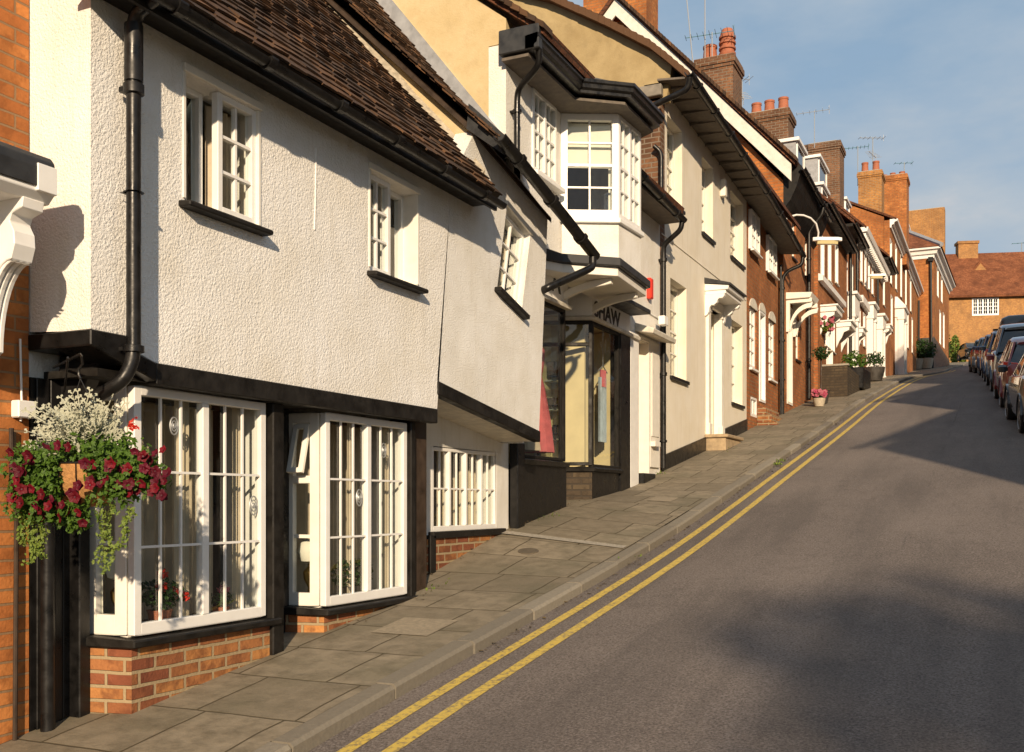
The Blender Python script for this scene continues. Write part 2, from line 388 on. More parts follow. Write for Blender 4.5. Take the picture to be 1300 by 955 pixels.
# paving slabs
m,nt,b=newmat('york stone slabs'); uv=nt.nodes.new('ShaderNodeUVMap'); P=geo(nt).outputs['Position']
t=node(nt,'ShaderNodeTexBrick'); t.offset=.37; t.squash=.8; t.squash_frequency=3
for k,x in (('Scale',1),('Mortar Size',.008),('Mortar Smooth',.4),('Bias',0),('Brick Width',.66),('Row Height',.62)): t.inputs[k].default_value=x
t.inputs['Color1'].default_value=(0,0,0,1); t.inputs['Color2'].default_value=(1,1,1,1)
wn=node(nt,'ShaderNodeTexNoise'); wn.inputs['Scale'].default_value=2.5; nt.links.new(P,wn.inputs['Vector'])
sc=node(nt,'ShaderNodeVectorMath',operation='SCALE'); sc.inputs['Scale'].default_value=.04; nt.links.new(wn.outputs['Color'],sc.inputs[0])
ad=node(nt,'ShaderNodeVectorMath',operation='ADD'); nt.links.new(P,ad.inputs[0]); nt.links.new(sc.outputs[0],ad.inputs[1])
nt.links.new(ad.outputs[0],t.inputs['Vector'])
n1=noise_(nt,P,7,5,.65); n2=noise_(nt,P,60,3,.6); n3=noise_(nt,P,1.1,3)
c=mixc(nt,t.outputs['Color'],(.145,.124,.092),(.26,.222,.165))
c=mixc(nt,ramp(nt,n1,[(.4,(0,0,0)),(.7,(1,1,1))]),c,(.105,.09,.065))
c=mixc(nt,math_(nt,'MULTIPLY',n2,.35),c,(.36,.29,.19))
c=mixc(nt,math_(nt,'MULTIPLY',ramp(nt,n3,[(.5,(0,0,0)),(.65,(1,1,1))]),.4),c,(.10,.095,.06))
c=mixc(nt,t.outputs['Fac'],c,(.085,.068,.04))
nt.links.new(c,b.inputs['Base Color']); b.inputs['Roughness'].default_value=.8; b.inputs['Specular IOR Level'].default_value=.3
hh=math_(nt,'ADD',math_(nt,'MULTIPLY',t.outputs['Fac'],-1.5),math_(nt,'ADD',math_(nt,'MULTIPLY',n1,.9),math_(nt,'MULTIPLY',t.outputs['Color'],.5)))
bump(nt,b,hh,.8,.014); M['slab']=m
# yellow paint
m,nt,b=newmat('worn yellow road paint'); P=geo(nt).outputs['Position']; n=noise_(nt,P,28,5,.7); n1=noise_(nt,P,140,2,.7); n4=noise_(nt,P,1.2,3)
c=mixc(nt,ramp(nt,n,[(.38,(0,0,0)),(.52,(1,1,1))]),(.16,.125,.08),(.56,.40,.07))
c=mixc(nt,ramp(nt,n1,[(.24,(1,1,1)),(.36,(0,0,0))]),c,(.10,.08,.05)); c=mixc(nt,math_(nt,'MULTIPLY',n4,.4),c,(.62,.47,.12))
nt.links.new(c,b.inputs['Base Color']); b.inputs['Roughness'].default_value=.8; bump(nt,b,n1,.5,.004); M['yellow']=m
M['earth']=plain('rough grass and earth',(.06,.065,.03),.95,.4,.5,.03,3)

ys=frange(-60,-8,4)+frange(-6,40,.5)+frange(41,112,1.5)
def road_z(x,y):
    a=kerbx(y); w=rkerb(y)-a; k=(x-a)/w
    return gk(y)-.085+.05*math.sin(math.pi*max(0,min(1,k)))
o=grid_mesh(lambda y:(kerbx(y)-.01,rkerb(y)+.01),ys,road_z,'road',M['asphalt'],10); o['kind']='structure'
o=grid_mesh(lambda y:(-5.6 if y<76 else -16*sm(76,82,y)-5.6,kerbx(y)-.13),frange(-60,112,.5),pave,'pavement',M['slab'],8); o['kind']='structure'
o=grid_mesh(lambda y:(rkerb(y)+.13,rkerb(y)+1.5),ys,lambda x,y:gk(y),'right_pavement',M['slab'],3); o['kind']='structure'
# far junction + terrain
ex=[-600,-120,-40,-20,-12,-6,-3,0,3,6,12,20,40,120,600]
mb=MB(); vs=[];fs=[]; ty=frange(-300,-60,20)+frange(-50,130,2)+frange(140,700,40)
for y in ty:
    for x in ex: vs.append((x,y,gk(y)-.22 - (0 if abs(x)<40 else .0)))
for j in range(len(ty)-1):
    for i in range(len(ex)-1):
        a=j*len(ex)+i; fs.append((a,a+1,a+len(ex)+1,a+len(ex)))
mb.add(vs,fs); o=mb.build('ground',M['earth'],fixn=False,smooth=True); o['kind']='structure'
# kerbs: individual stones
def kerb(name, side):
    mb=MB(); y=-8.
    while y<106:
        L=.9+random.random()*.08 if y<40 else 1.9
        y1=y+L-.018; x0=kerbx(y) if side<0 else rkerb(y); x1=kerbx(y1) if side<0 else rkerb(y1)
        w=.14; h=random.uniform(-.006,.006); j=random.uniform(-.006,.006); bv=.02
        prof=[(0,-.15),(0,-.02),(.02,0),(w,0),(w,-.15)]
        f0=[(x0+side*p[0]+j,y,gk(y)+p[1]+h) for p in prof]; f1=[(x1+side*p[0]+j,y1,gk(y1)+p[1]+h) for p in prof]
        n=5; mb.add(f0+f1,[tuple(range(n)),tuple(range(n,2*n))[::-1]]+[(i,(i+1)%n,n+(i+1)%n,n+i) for i in range(n)])
        y+=L
    o=mb.build(name,M['kerbstone']); o['kind']='structure'; return o
M['kerbstone']=island('granite kerb stones',[(.17,.15,.12),(.28,.25,.20),(.21,.185,.145),(.33,.295,.235)],bs=.6,bd=.006,nscale=35,rough=.8)
M['paleslab_d']=plain('worn iron',(.10,.08,.055),.7,.3,.4,.004,40); M['paleslab']=plain('pale paving slab',(.27,.225,.16),.8,.25,.5,.006,30)
kerb('kerb',-1); kerb('right_kerb',1)
for k,(a,b_) in enumerate(((.155,.235),(.385,.465))):
    o=grid_mesh(lambda y:(kerbx(y)+a,kerbx(y)+b_),frange(-8,62,.25),lambda x,y:road_z(x,y)+.004,'yellow_line',M['yellow'],1); o['kind']='structure'
# pale drainage channel across the pavement
mb=MB(); P0=V(att(665,681,10.6)); 
chp=[(-4.62,9.35),(-4.62,9.47),(-3.26,9.42),(-3.26,9.30)]
vs=[];n=8
for i in range(n+1):
    t_=i/n
    for p,q in ((chp[0],chp[3]),(chp[1],chp[2])):
        x=p[0]+(q[0]-p[0])*t_; y=p[1]+(q[1]-p[1])*t_; vs.append((x,y,pave(x,y)+.008))
mb.add(vs,[(2*i,2*i+1,2*i+3,2*i+2) for i in range(n)]); o=mb.build('pavement_channel',M['stone'],fixn=False); o['kind']='structure'
mb=MB()
def slabpatch(mb,x0,x1,y0,y1,h):
    mb.add([(x0,y0,pave(x0,y0)+h),(x1,y0,pave(x1,y0)+h),(x1,y1,pave(x1,y1)+h),(x0,y1,pave(x0,y1)+h)],[(0,1,2,3)])
slabpatch(mb,-3.95,-3.5,6.0,6.45,.006); slabpatch(mb,-3.9,-3.6,12.0,12.35,.006)
o=mb.build('pale_paving_slabs',M['paleslab'],fixn=False); o['kind']='structure'
# drain cover and gutter weeds/leaf litter
mb=MB(); cx,cy=-4.05,8.85
mb.plan([(cx+.10*math.cos(k*math.pi/12),cy+.10*math.sin(k*math.pi/12)) for k in range(24)],pave(cx,cy)-.02,[pave(cx+.10*math.cos(k*math.pi/12),cy+.10*math.sin(k*math.pi/12))+.006 for k in range(24)])
tag(mb.build('drain_cover',M['paleslab_d']),'small round dark metal drain cover set in the paving slabs','drain cover')
mb=MB(); random.seed(3)
for i in range(420):
    if i<260: y=random.uniform(6,24); x=kerbx(y)+abs(random.gauss(0,.07))+.01
    else: y=random.uniform(6,20); x=-4.62+.38*(y<7.3)+abs(random.gauss(0,.05))
    z=(road_z(x,y) if i<260 else pave(x,y))+.008; s=random.uniform(.008,.02)*(1 if i<300 else .8); a=random.random()*6.3
    p=[V((x+s*math.cos(a+q)*f,y+s*math.sin(a+q)*f,z+random.uniform(0,.01))) for q,f in ((0,1.4),(1.57,.6),(3.14,1.4),(4.71,.6))]
    mb.add(p,[(0,1,2,3)])
M['litter']=island('dry leaf litter',[(.10,.07,.03),(.16,.11,.05),(.07,.05,.03),(.22,.17,.09)],bs=0)
o=mb.build('leaf_litter',M['litter'],fixn=False); o['kind']='stuff'; o['label']='dry leaf scraps lying in the gutter and along the wall foot'
mb=MB()
for (wx,wy,n_,s0) in ((-3.1,15.9,60,.05),(-3.1,16.3,40,.05),(-3.1,9.4,14,.03),(-4.3,7.5,20,.03),(-4.5,10.3,20,.03),(-4.56,14.6,16,.04),(-4.2,17.4,10,.03)):
    for i in range(n_):
        x=wx+random.gauss(0,.05); y=wy+random.gauss(0,.16); z=gk(wy)-.07 if wx>-3.2 else pave(x,y)
        a=random.random()*6.3; l=random.uniform(.5,1.4)*s0; d=V((math.cos(a),math.sin(a),random.uniform(.4,1.6))).normalized()*l; sd=V((-math.sin(a),math.cos(a),0))*l*.22
        p=V((x,y,z)); mb.add([p,p+d*.5+sd,p+d,p+d*.5-sd],[(0,1,2,3)])
o=mb.build('gutter_weeds',M['leaf_y'],fixn=False); o['kind']='stuff'; o['label']='small green weeds growing out of the kerb joints'

# ------------------------------------------------------------------ shared house pieces
def ring(mb, fr, s0,s1,u0,u1,w,d0,d1,wb=None,wt=None):
    wb=wb or w; wt=wt or w
    mb.box(fr,s0,s0+w,u0,u1,d0,d1); mb.box(fr,s1-w,s1,u0,u1,d0,d1)
    mb.box(fr,s0+w,s1-w,u0,u0+wb,d0,d1); mb.box(fr,s0+w,s1-w,u1-wt,u1,d0,d1)
def wavy(mb, fr, s0,s1,u0,u1,d,amp=.02,per=.07):
    n=max(4,int((s1-s0)/per*6)); vs=[]
    for i in range(n+1):
        s=s0+(s1-s0)*i/n; dd=d+amp*math.sin(s/per*6.28+math.sin(s*9)*1.2)
        vs += [fr.w(s,u0,dd),fr.w(s,u1,dd)]
    mb.add(vs,[(2*i,2*i+2,2*i+3,2*i+1) for i in range(n)])
def window(fr,par,s0,s1,u0,u1,cols=2,rows=4,lights=1,rec=.09,fw=.045,bar=.02,fd=.06,mat='white',sill=None,sillmat='black',curtain=None,glass='glass',lining=0,arch=0,label=None,rowsplit=None,name='window',bdepth=None):
    mb=MB(); ring(mb,fr,s0,s1,u0,u1,fw,-rec-fd,-rec,wb=fw*1.3)
    if lining: ring(mb,fr,s0-.001,s1+.001,u0-.001,u1+.001,.03,-rec-.001,lining)
    gs0,gs1,gu0,gu1=s0+fw,s1-fw,u0+fw*1.3,u1-fw
    lw=(gs1-gs0-(lights-1)*fw*1.1)/lights; L=[]
    for i in range(lights):
        a=gs0+i*(lw+fw*1.1); L.append((a,a+lw))
        if i<lights-1: mb.box(fr,a+lw,a+lw+fw*1.1,gu0,gu1,-rec-fd,-rec+.004)
    w=mb.build(name,M[mat],par,bevel=.004)
    if label: w['label']=label
    bb=MB(); bd=bdepth or .03
    for a,b_ in L:
        for k in range(1,cols):
            x=a+(b_-a)*k/cols; bb.box(fr,x-bar/2,x+bar/2,gu0-.004,gu1+.004,-rec-.012-bd,-rec-.012)
        for k in range(1,rows):
            z=(gu0+(gu1-gu0)*k/rows) if not rowsplit else gu0+(gu1-gu0)*rowsplit[k-1]
            t_=bar/2*(1.6 if (rows==4 and k==2) else 1)
            bb.box(fr,a-.004,b_+.004,z-t_,z+t_,-rec-.010-bd,-rec-.008)
    if bb.v: bb.build('glazing_bars',M[mat],w)
    g=MB()
    for a,b_ in L: g.quad(fr.w(a,gu0,-rec-.03),fr.w(b_,gu0,-rec-.03),fr.w(b_,gu1,-rec-.03),fr.w(a,gu1,-rec-.03))
    g.build('pane',M[glass],w)
    if sill:
        sl=MB(); ov,pr,th=sill; sl.hexa([fr.w(s0-ov,u0-th,-rec-.02),fr.w(s0-ov,u0-th,pr),fr.w(s1+ov,u0-th,pr),fr.w(s1+ov,u0-th,-rec-.02),fr.w(s0-ov,u0-.001,-rec-.02),fr.w(s0-ov,u0-.015,pr),fr.w(s1+ov,u0-.015,pr),fr.w(s1+ov,u0-.001,-rec-.02)])
        sl.build('sill',M[sillmat],w,bevel=.006)
    if curtain:
        c=MB(); kind,mt=curtain
        if kind=='full': wavy(c,fr,gs0,gs1,gu0,gu1,-rec-.14)
        elif kind=='sides':
            q=(gs1-gs0)*.3; wavy(c,fr,gs0,gs0+q,gu0,gu1,-rec-.14); wavy(c,fr,gs1-q,gs1,gu0,gu1,-rec-.14)
        elif kind=='blind': c.box(fr,gs0,gs1,gu0+(gu1-gu0)*.5,gu1,-rec-.12,-rec-.11)
        elif kind=='net': c.box(fr,gs0,gs1,gu0,gu1,-rec-.15,-rec-.145)
        c.build('blind' if kind in('blind','net') else 'curtain',M[mt],w,smooth=kind in('full','sides'),fixn=False)
    return [(s0,u0),(s1,u0),(s1,u1),(s0,u1)]
def gutter(par, pts, r=.055, mat='black', brackets=0.9, name='gutter'):
    mb=MB(); prof=[(r*math.cos(a),r*math.sin(a)) for a in [math.pi+math.pi*k/8 for k in range(9)]]+[(r*.85*math.cos(a),r*.85*math.sin(a)+.004) for a in [2*math.pi-math.pi*k/8 for k in range(9)]]
    path=[]
    for i,p in enumerate(pts):
        a=V(pts[max(0,i-1)]); b_=V(pts[min(len(pts)-1,i+1)]); d=(b_-a); d.z=0; d.normalize(); o=V((d.y,-d.x,0))
        if 0<i<len(pts)-1:
            d1=(V(p)-V(pts[i-1])); d1.z=0; d1.normalize(); c_=max(.5,abs(d1.dot(d))); o=o/c_
        path.append((V(p),o))
    mb.sweep(prof,path); g=mb.build(name,M[mat],par,smooth=True)
    if brackets:
        bb=MB()
        for i in range(len(pts)-1):
            a,b_=V(pts[i]),V(pts[i+1]); L=(b_-a).length; n=max(1,int(L/brackets)); d=(b_-a).normalized()
            for k in range(n):
                c=a+(b_-a)*((k+.5)/n); o=V((d.y,-d.x,0)).normalized()
                rr=[]
                for e in (-.03,.03):
                    rr.append([c+d*e+o*((r+.012)*math.cos(t))+V((0,0,1))*((r+.012)*math.sin(t)) for t in [math.pi+math.pi*q/6 for q in range(7)]]+[c+d*e+o*(r+.012)+V((0,0,.012)),c+d*e-o*(r+.012)+V((0,0,.012))])
                bb.loft(rr)
        bb.build('gutter_bracket',M[mat],g)['kind']='stuff'
    return g
def downpipe(par, pts, r=.036, mat='black', collars=None, name='downpipe'):
    mb=MB(); P=[V(p) for p in pts]; sp=[]
    for i,p in enumerate(P):       # round the bends a little
        if 0<i<len(P)-1:
            a=(P[i-1]-p); b_=(P[i+1]-p); ra=min(.09,a.length*.4); rb=min(.09,b_.length*.4)
            p0=p+a.normalized()*ra; p1=p+b_.normalized()*rb
            for k in range(5):
                t=k/4; sp.append(p0*(1-t)**2+p*2*t*(1-t)+p1*t*t)
        else: sp.append(p)
    mb.tube(sp,r,12); o=mb.build(name,M[mat],par,smooth=True)
    for z,th in (collars or []):
        cb=MB()
        for i in range(len(P)-1):
            a,b_=P[i],P[i+1]
            if min(a.z,b_.z)<=z<=max(a.z,b_.z) and abs(a.z-b_.z)>.05:
                q=a+(b_-a)*((z-a.z)/(b_.z-a.z)); cb.lathe(q,[(r+.004,-th),(r+.016,-th*.8),(r+.016,th*.8),(r+.004,th)],14)
                cb.wbox(q.x-.07,q.x+.0,q.y-.035,q.y+.035,q.z-th*.45,q.z+th*.45); cb.build('pipe_collar',M[mat],o,smooth=True)
                break
    return o
def tiled(name,par,A,B,C,D,rows,cols,mat='tile',seed=1,th=.014,sag=.02,gap=.012):
    # A eave start, B eave end, C ridge end, D ridge start ; individual tiles
    random.seed(seed); A,B,C,D=map(V,(A,B,C,D)); mb=MB()
    def pt(u,v):
        p=(A*(1-u)+B*u)*(1-v)+(D*(1-u)+C*u)*v
        nn=noise.noise(V((u*3+seed,v*3,0)))*sag
        return p+V((0,0,nn))
    N=(B-A).cross(D-A).normalized(); 
    if N.z<0: N=-N
    for r in range(rows):
        off=(.5 if r%2 else 0); v0=r/rows; v1=(r+1.35)/rows
        for c in range(-1,cols+1):
            u0=(c+off)/cols+gap/2/cols; u1=(c+1+off)/cols-gap/2/cols
            if u1<=0 or u0>=1: continue
            u0=max(0,u0); u1=min(1,u1); j=random.uniform(-.004,.006); k=random.uniform(-.0025,.0025)
            sl=random.uniform(-.12,.12)/rows
            if random.random()<.03: sl-=.25/rows; j+=.006
            p0=pt(u0,v0+sl+k)+N*(.012+th+j); p1=pt(u1,v0+sl-k)+N*(.012+th+j+random.uniform(-.004,.004)); p2=pt(u1,min(1.0,v1))+N*(th*.6); p3=pt(u0,min(1.0,v1))+N*(th*.6)
            q=[p-N*th for p in (p0,p1,p2,p3)]
            # slight camber
            m0=(p0+p1)/2+N*.002; m1=(p3+p2)/2+N*.002
            mb.add([p0,m0,p1,p2,m1,p3]+q,[(0,1,4,5),(1,2,3,4),(0,6,7,2,1),(2,7,8,3),(0,5,9,6),(6,9,8,7)])
    o=mb.build(name,M[mat],par,fixn=False,uv=False)
    return o
def chimney(par, x,y,wx,wy,z0,z1,mat='brick_d',pots=(),name='chimney',corb=True):
    mb=MB(); mb.wbox(x-wx/2,x+wx/2,y-wy/2,y+wy/2,z0,z1-.3 if corb else z1)
    if corb:
        for i,(e,a,b_) in enumerate(((.03,.3,.22),(.06,.22,.08),(.03,.08,0))): mb.wbox(x-wx/2-e,x+wx/2+e,y-wy/2-e,y+wy/2+e,z1-a,z1-b_)
    c=mb.build(name,M[mat],par)
    fl=MB(); fl.hexa([V((x+a*(wx/2-.02),y+b_*(wy/2-.02),z1+.001)) for a,b_ in ((-1,-1),(1,-1),(1,1),(-1,1))]+[V((x+a*(wx/2-.15),y+b_*(wy/2-.1),z1+.06)) for a,b_ in ((-1,-1),(1,-1),(1,1),(-1,1))])
    fl.build('flaunching',M['mortar'],c)
    for (px,py,r,h,k) in pots:
        p=MB()
        if k=='tall': 
            p.lathe((px,py,z1),[(r,0),(r*1.1,.03),(r*.95,.08),(r*.95,h*.15)]+[q for i in range(4) for q in ((r*1.12,h*(.2+i*.17)),(r*1.12,h*(.26+i*.17)),(r*.92,h*(.28+i*.17)),(r*.92,h*(.35+i*.17)))]+[(r*.7,h),(r*.5,h)],16)
        else: p.lathe((px,py,z1),[(r*1.08,0),(r,.05),(r*.86,h*.85),(r*.95,h*.88),(r*.95,h),(r*.7,h),(r*.65,h*.5)],16)
        p.build('chimney_pot',M['terracotta'],c,smooth=True)
    return c
def console(mb, fr, s0,s1, prof):   # profile polygon in (d,u)
    n=len(prof); vs=[fr.w(s0,u,d) for d,u in prof]+[fr.w(s1,u,d) for d,u in prof]
    mb.add(vs,[tuple(range(n)),tuple(range(n,2*n))[::-1]]+[(i,(i+1)%n,n+(i+1)%n,n+i) for i in range(n)])
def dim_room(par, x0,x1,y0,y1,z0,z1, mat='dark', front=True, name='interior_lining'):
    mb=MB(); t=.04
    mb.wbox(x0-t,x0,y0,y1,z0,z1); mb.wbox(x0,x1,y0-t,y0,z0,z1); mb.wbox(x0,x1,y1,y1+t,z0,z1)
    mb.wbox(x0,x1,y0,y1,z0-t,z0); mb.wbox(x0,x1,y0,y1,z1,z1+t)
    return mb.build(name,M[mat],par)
# ================================================================= 0. brick house at the left edge
W=-4.64
h0=root('brick_house',(W,1.5,-1.5),'orange brick house front with white scroll bracketed door hood, at the left edge','house')
mb=MB(); mb.wall(street(W),[(-4,-3),(3.79,-3),(3.79,6),(-4,6)],[[(2.35,-2.5),(3.25,-2.5),(3.25,.55),(2.35,.55)]],-.25,0)
mb.wbox(-9,W-.25,3.55,3.79,-3,6); mb.wbox(-9,W-.25,-4,-3.8,-3,6); mb.wbox(-9.2,-9,-4,3.79,-3,6)
mb.build('wall',M['brick_o'],h0)
mb=MB(); mb.prism(facing(-4.2),[(-4.4,5.95),(-4.3,5.95),(-6.9,8.7),(-9.5,5.95),(-9.3,5.95),(-6.9,8.45)],0,-8.05); mb.build('roof',M['tile_tex'],h0)
d=MB(); d.box(street(W),2.35,3.25,-1.55,.55,-.2,-.15); dd=d.build('door',M['black'],h0)
# hood
hood=MB(); fr=facing(3.50)
prof=[(W,1.66),(-4.17,1.66),(-4.13,1.65),(-4.105,1.62),(-4.10,1.58),(-4.10,1.49),(-4.108,1.49),(-4.112,1.60),(-4.135,1.625),(-4.165,1.625),(-4.175,1.54),(W,1.54)]
hood.prism(fr,prof,0,1.5)
hd=hood.build('door_hood',M['lead'],h0,bevel=.004)
hw=MB(); hw.box(street(-4.10),3.395,3.505,1.47,1.60,-.02,.006); hw.prism(facing(3.497),[(-4.174,1.538),(-4.164,1.623),(-4.136,1.623),(-4.114,1.60),(-4.11,1.47),(-4.15,1.43),(-4.30,1.43),(-4.30,1.538)],-.006,1.49)
hw.prism(facing(3.36),[(W,1.538),(-4.301,1.538),(-4.301,1.49),(-4.40,1.45),(-4.40,1.40),(-4.46,1.37),(-4.46,1.33),(W,1.33)],0,1.2)
hw.prism(facing(3.36),[(W,1.33),(-4.49,1.33),(-4.49,1.02),(-4.46,1.0),(-4.46,.96),(-4.5,.92),(W,.92)],0,1.2)
hw.build('hood_fascia',M['white'],hd,bevel=.003)
for k,(ya) in enumerate((3.35,2.1)):
    b=MB()
    top=[(-4.14,1.435),(-4.15,1.385),(-4.19,1.375),(-4.22,1.365),(-4.235,1.33),(-4.205,1.28),(-4.20,1.22),(-4.225,1.15)]
    curve=[(-4.225-.20*math.sin(t*math.pi/2),1.15-.42*(1-math.cos(t*math.pi/2))) for t in [i/10 for i in range(1,11)]]
    curve+= [(-4.43,.73)]
    back=[(-4.47,.70),(W,.62),(W,1.435)]
    b.prism(facing(ya+.12),top+curve+back,0,.12)
    for e,w_ in ((.012,.026),(-.0,.0)):
        if w_:
            for yy in (.012,.048,.084):
                rr=[]
                pts=[(-4.228,1.14)]+curve
                f2=facing(ya+.12); n=len(pts); vs=[]
                for x,z in pts: vs += [f2.w(x+.016,z-.004,yy),f2.w(x+.016,z-.004,yy+w_),f2.w(x-.03,z+.01,yy+w_),f2.w(x-.03,z+.01,yy)]
                fs=[]
                for i in range(n-1):
                    for q in range(4): fs.append((i*4+q,i*4+(q+1)%4,(i+1)*4+(q+1)%4,(i+1)*4+q))
                b.add(vs,fs)
    b.build('scroll_bracket',M['white'],h0,bevel=.004)
# conduit and junction box on the brick by the passage
b=MB(); b.tube([(W+.02,3.72,.85),(W+.02,3.73,.5),(W+.025,3.72,.42)],.006,6); b.build('cable',M['white'],h0,smooth=True)
b=MB(); c=atx(30,520,W+.03); b.wbox(W,W+.06,c.y-.055,c.y+.055,c.z-.045,c.z+.045); b.build('junction_box',M['white'],h0,bevel=.006)
b=MB(); b.tube([(W+.03,3.66,.38),(W+.03,3.66,.1),(W+.03,3.69,-.05),(W+.03,3.68,-1.4)],.012,8); b.build('conduit',M['brownwood'],h0,smooth=True)

# ================================================================= 1. white cottage with two bay windows
XU=-4.2; XB=-4.3; XW=-4.64
h1=root('cottage',(XW,5.6,-1.1),'nearest low white roughcast cottage with two white bay windows and brown tiled roof','cottage')
fu=street(XU)
mb=MB()
w1=(4.47,5.11,1.72,2.45); w2=(6.37,7.05,1.71,2.45)
rect=lambda w:[(w[0],w[2]),(w[1],w[2]),(w[1],w[3]),(w[0],w[3])]
mb.wall(fu,[(3.8,.885),(4.12,.80),(4.25,.765),(7.37,.765),(7.62,2.75),(3.8,2.75)],[rect(w1),rect(w2)],-.2,0)
mb.build('wall',M['white_rc'],h1)
mb=MB(); mb.wall(facing(3.8),[(XU-.2,.885),(XU-.2,2.93),(-6.3,5.15),(-8.6,2.6),(-8.6,-3),(XW-.02,-3),(XW-.02,.9)],[],-.2,0)
mb.build('end_wall',M['white_rc'],h1)
mb=MB(); mb.wbox(-8.8,-8.6,3.8,8.0,-3,2.7); mb.build('rear_wall',M['white_rc'],h1)
# smooth plaster band over the beam
# upper windows
a=window(fu,h1,4.47,4.76,1.72,2.45,1,1,rec=.13,curtain=('net','curtain'),name='window',fw=.035)
window(fu,h1,4.76,5.11,1.72,2.45,2,3,rec=.015,fw=.04,fd=.05,curtain=('full','curtain'),bar=.018)
window(fu,h1,6.37,6.72,1.71,2.45,2,3,rec=.04,fw=.04,fd=.05,curtain=('full','curtain'),bar=.018)
window(fu,h1,6.72,7.05,1.71,2.45,1,1,rec=.13,curtain=('net','curtain'),fw=.035)
for (s0,s1,u0) in ((4.42,5.16,1.72),(6.33,7.09,1.71)):
    b=MB(); b.hexa([fu.w(s0,u0-.05,-.1),fu.w(s0,u0-.05,.085),fu.w(s1,u0-.05,.085),fu.w(s1,u0-.05,-.1),fu.w(s0,u0,-.1),fu.w(s0,u0-.018,.085),fu.w(s1,u0-.018,.085),fu.w(s1,u0,-.1)])
    b.build('window_sill',M['blackwood'],h1,bevel=.008)
for q0,q1 in ((4.45,5.13),(6.35,7.07)):
    b=MB(); b.box(fu,q0,q1,2.452,2.50,-.15,.022)
    for s in (q0,q1-.025): b.box(fu,s,s+.024,1.73,2.4525,-.14,.008)
    b.build('window_casing',M['cream'],h1,bevel=.003)
b=MB(); q0=atx(401,188,XU); q1=atx(399,292,XU); b.tube([q0,(q0+q1)/2+V((0,.004,0)),q1],.008,6); b.build('old_cable',M['white_rc'],h1,smooth=True)
# jetty beam, soffit
b=MB(); b.plan([(XU-.06,4.24),(XU+.012,4.24),(XU+.012,7.36),(XU-.06,7.36)],.645,.764); b.build('jetty_beam',M['blackwood'],h1,bevel=.006)
b=MB(); b.wbox(XW-.02,XU-.061,3.9,7.36,.66,.70); 
b.build('jetty_soffit',M['blackwood'],h1)
# end beam & dragon post at the passage
b=MB(); b.box(facing(3.8),XW-.02,XU+.015,.80,.882,-.3,.015); b.prism(street(XU),[(3.785,.882),(3.785,.80),(4.24,.66),(4.24,.762),(4.1,.795)],-.25,.016)
b.build('corner_beam',M['black'],h1,bevel=.006)
b=MB()
fb=street(-4.42)
arc=[(4.16-.30*math.sin(t),.20+.58*(1-math.cos(t))) for t in [k*math.pi/2/8 for k in range(9)]]
b.prism(facing(3.98),[(XW,.795),(-4.28,.795),(-4.30,.76),(-4.42,.68),(-4.52,.52),(-4.57,.30),(-4.58,.15),(XW,.12)],0,-.1)
b.build('jetty_bracket',M['black'],h1,bevel=.01)
b=MB(); b.wall(street(XW),[(3.8,-3),(7.45,-3),(7.45,.66),(3.8,.66)],[[(4.2,-.74),(5.25,-.74),(5.25,.6),(4.2,.6)],[(5.98,-.72),(7.03,-.72),(7.03,.6),(5.98,.6)]],-.12,0)
b.build('ground_floor_wall',M['black'],h1)
b=MB()
for k in range(3): b.box(street(XW),3.83+k*.085,3.83+k*.085+.078,-2,.66,0.0,.014+.004*(k%2))
b.build('boarding',M['black'],h1,bevel=.004)
b=MB(); b.box(street(XW),4.04,4.115,-2,.66,.0,.09); b.build('door_post',M['black'],h1,bevel=.006)
dim_room(h1,-6.2,XW-.13,3.85,7.4,-.80,.64)
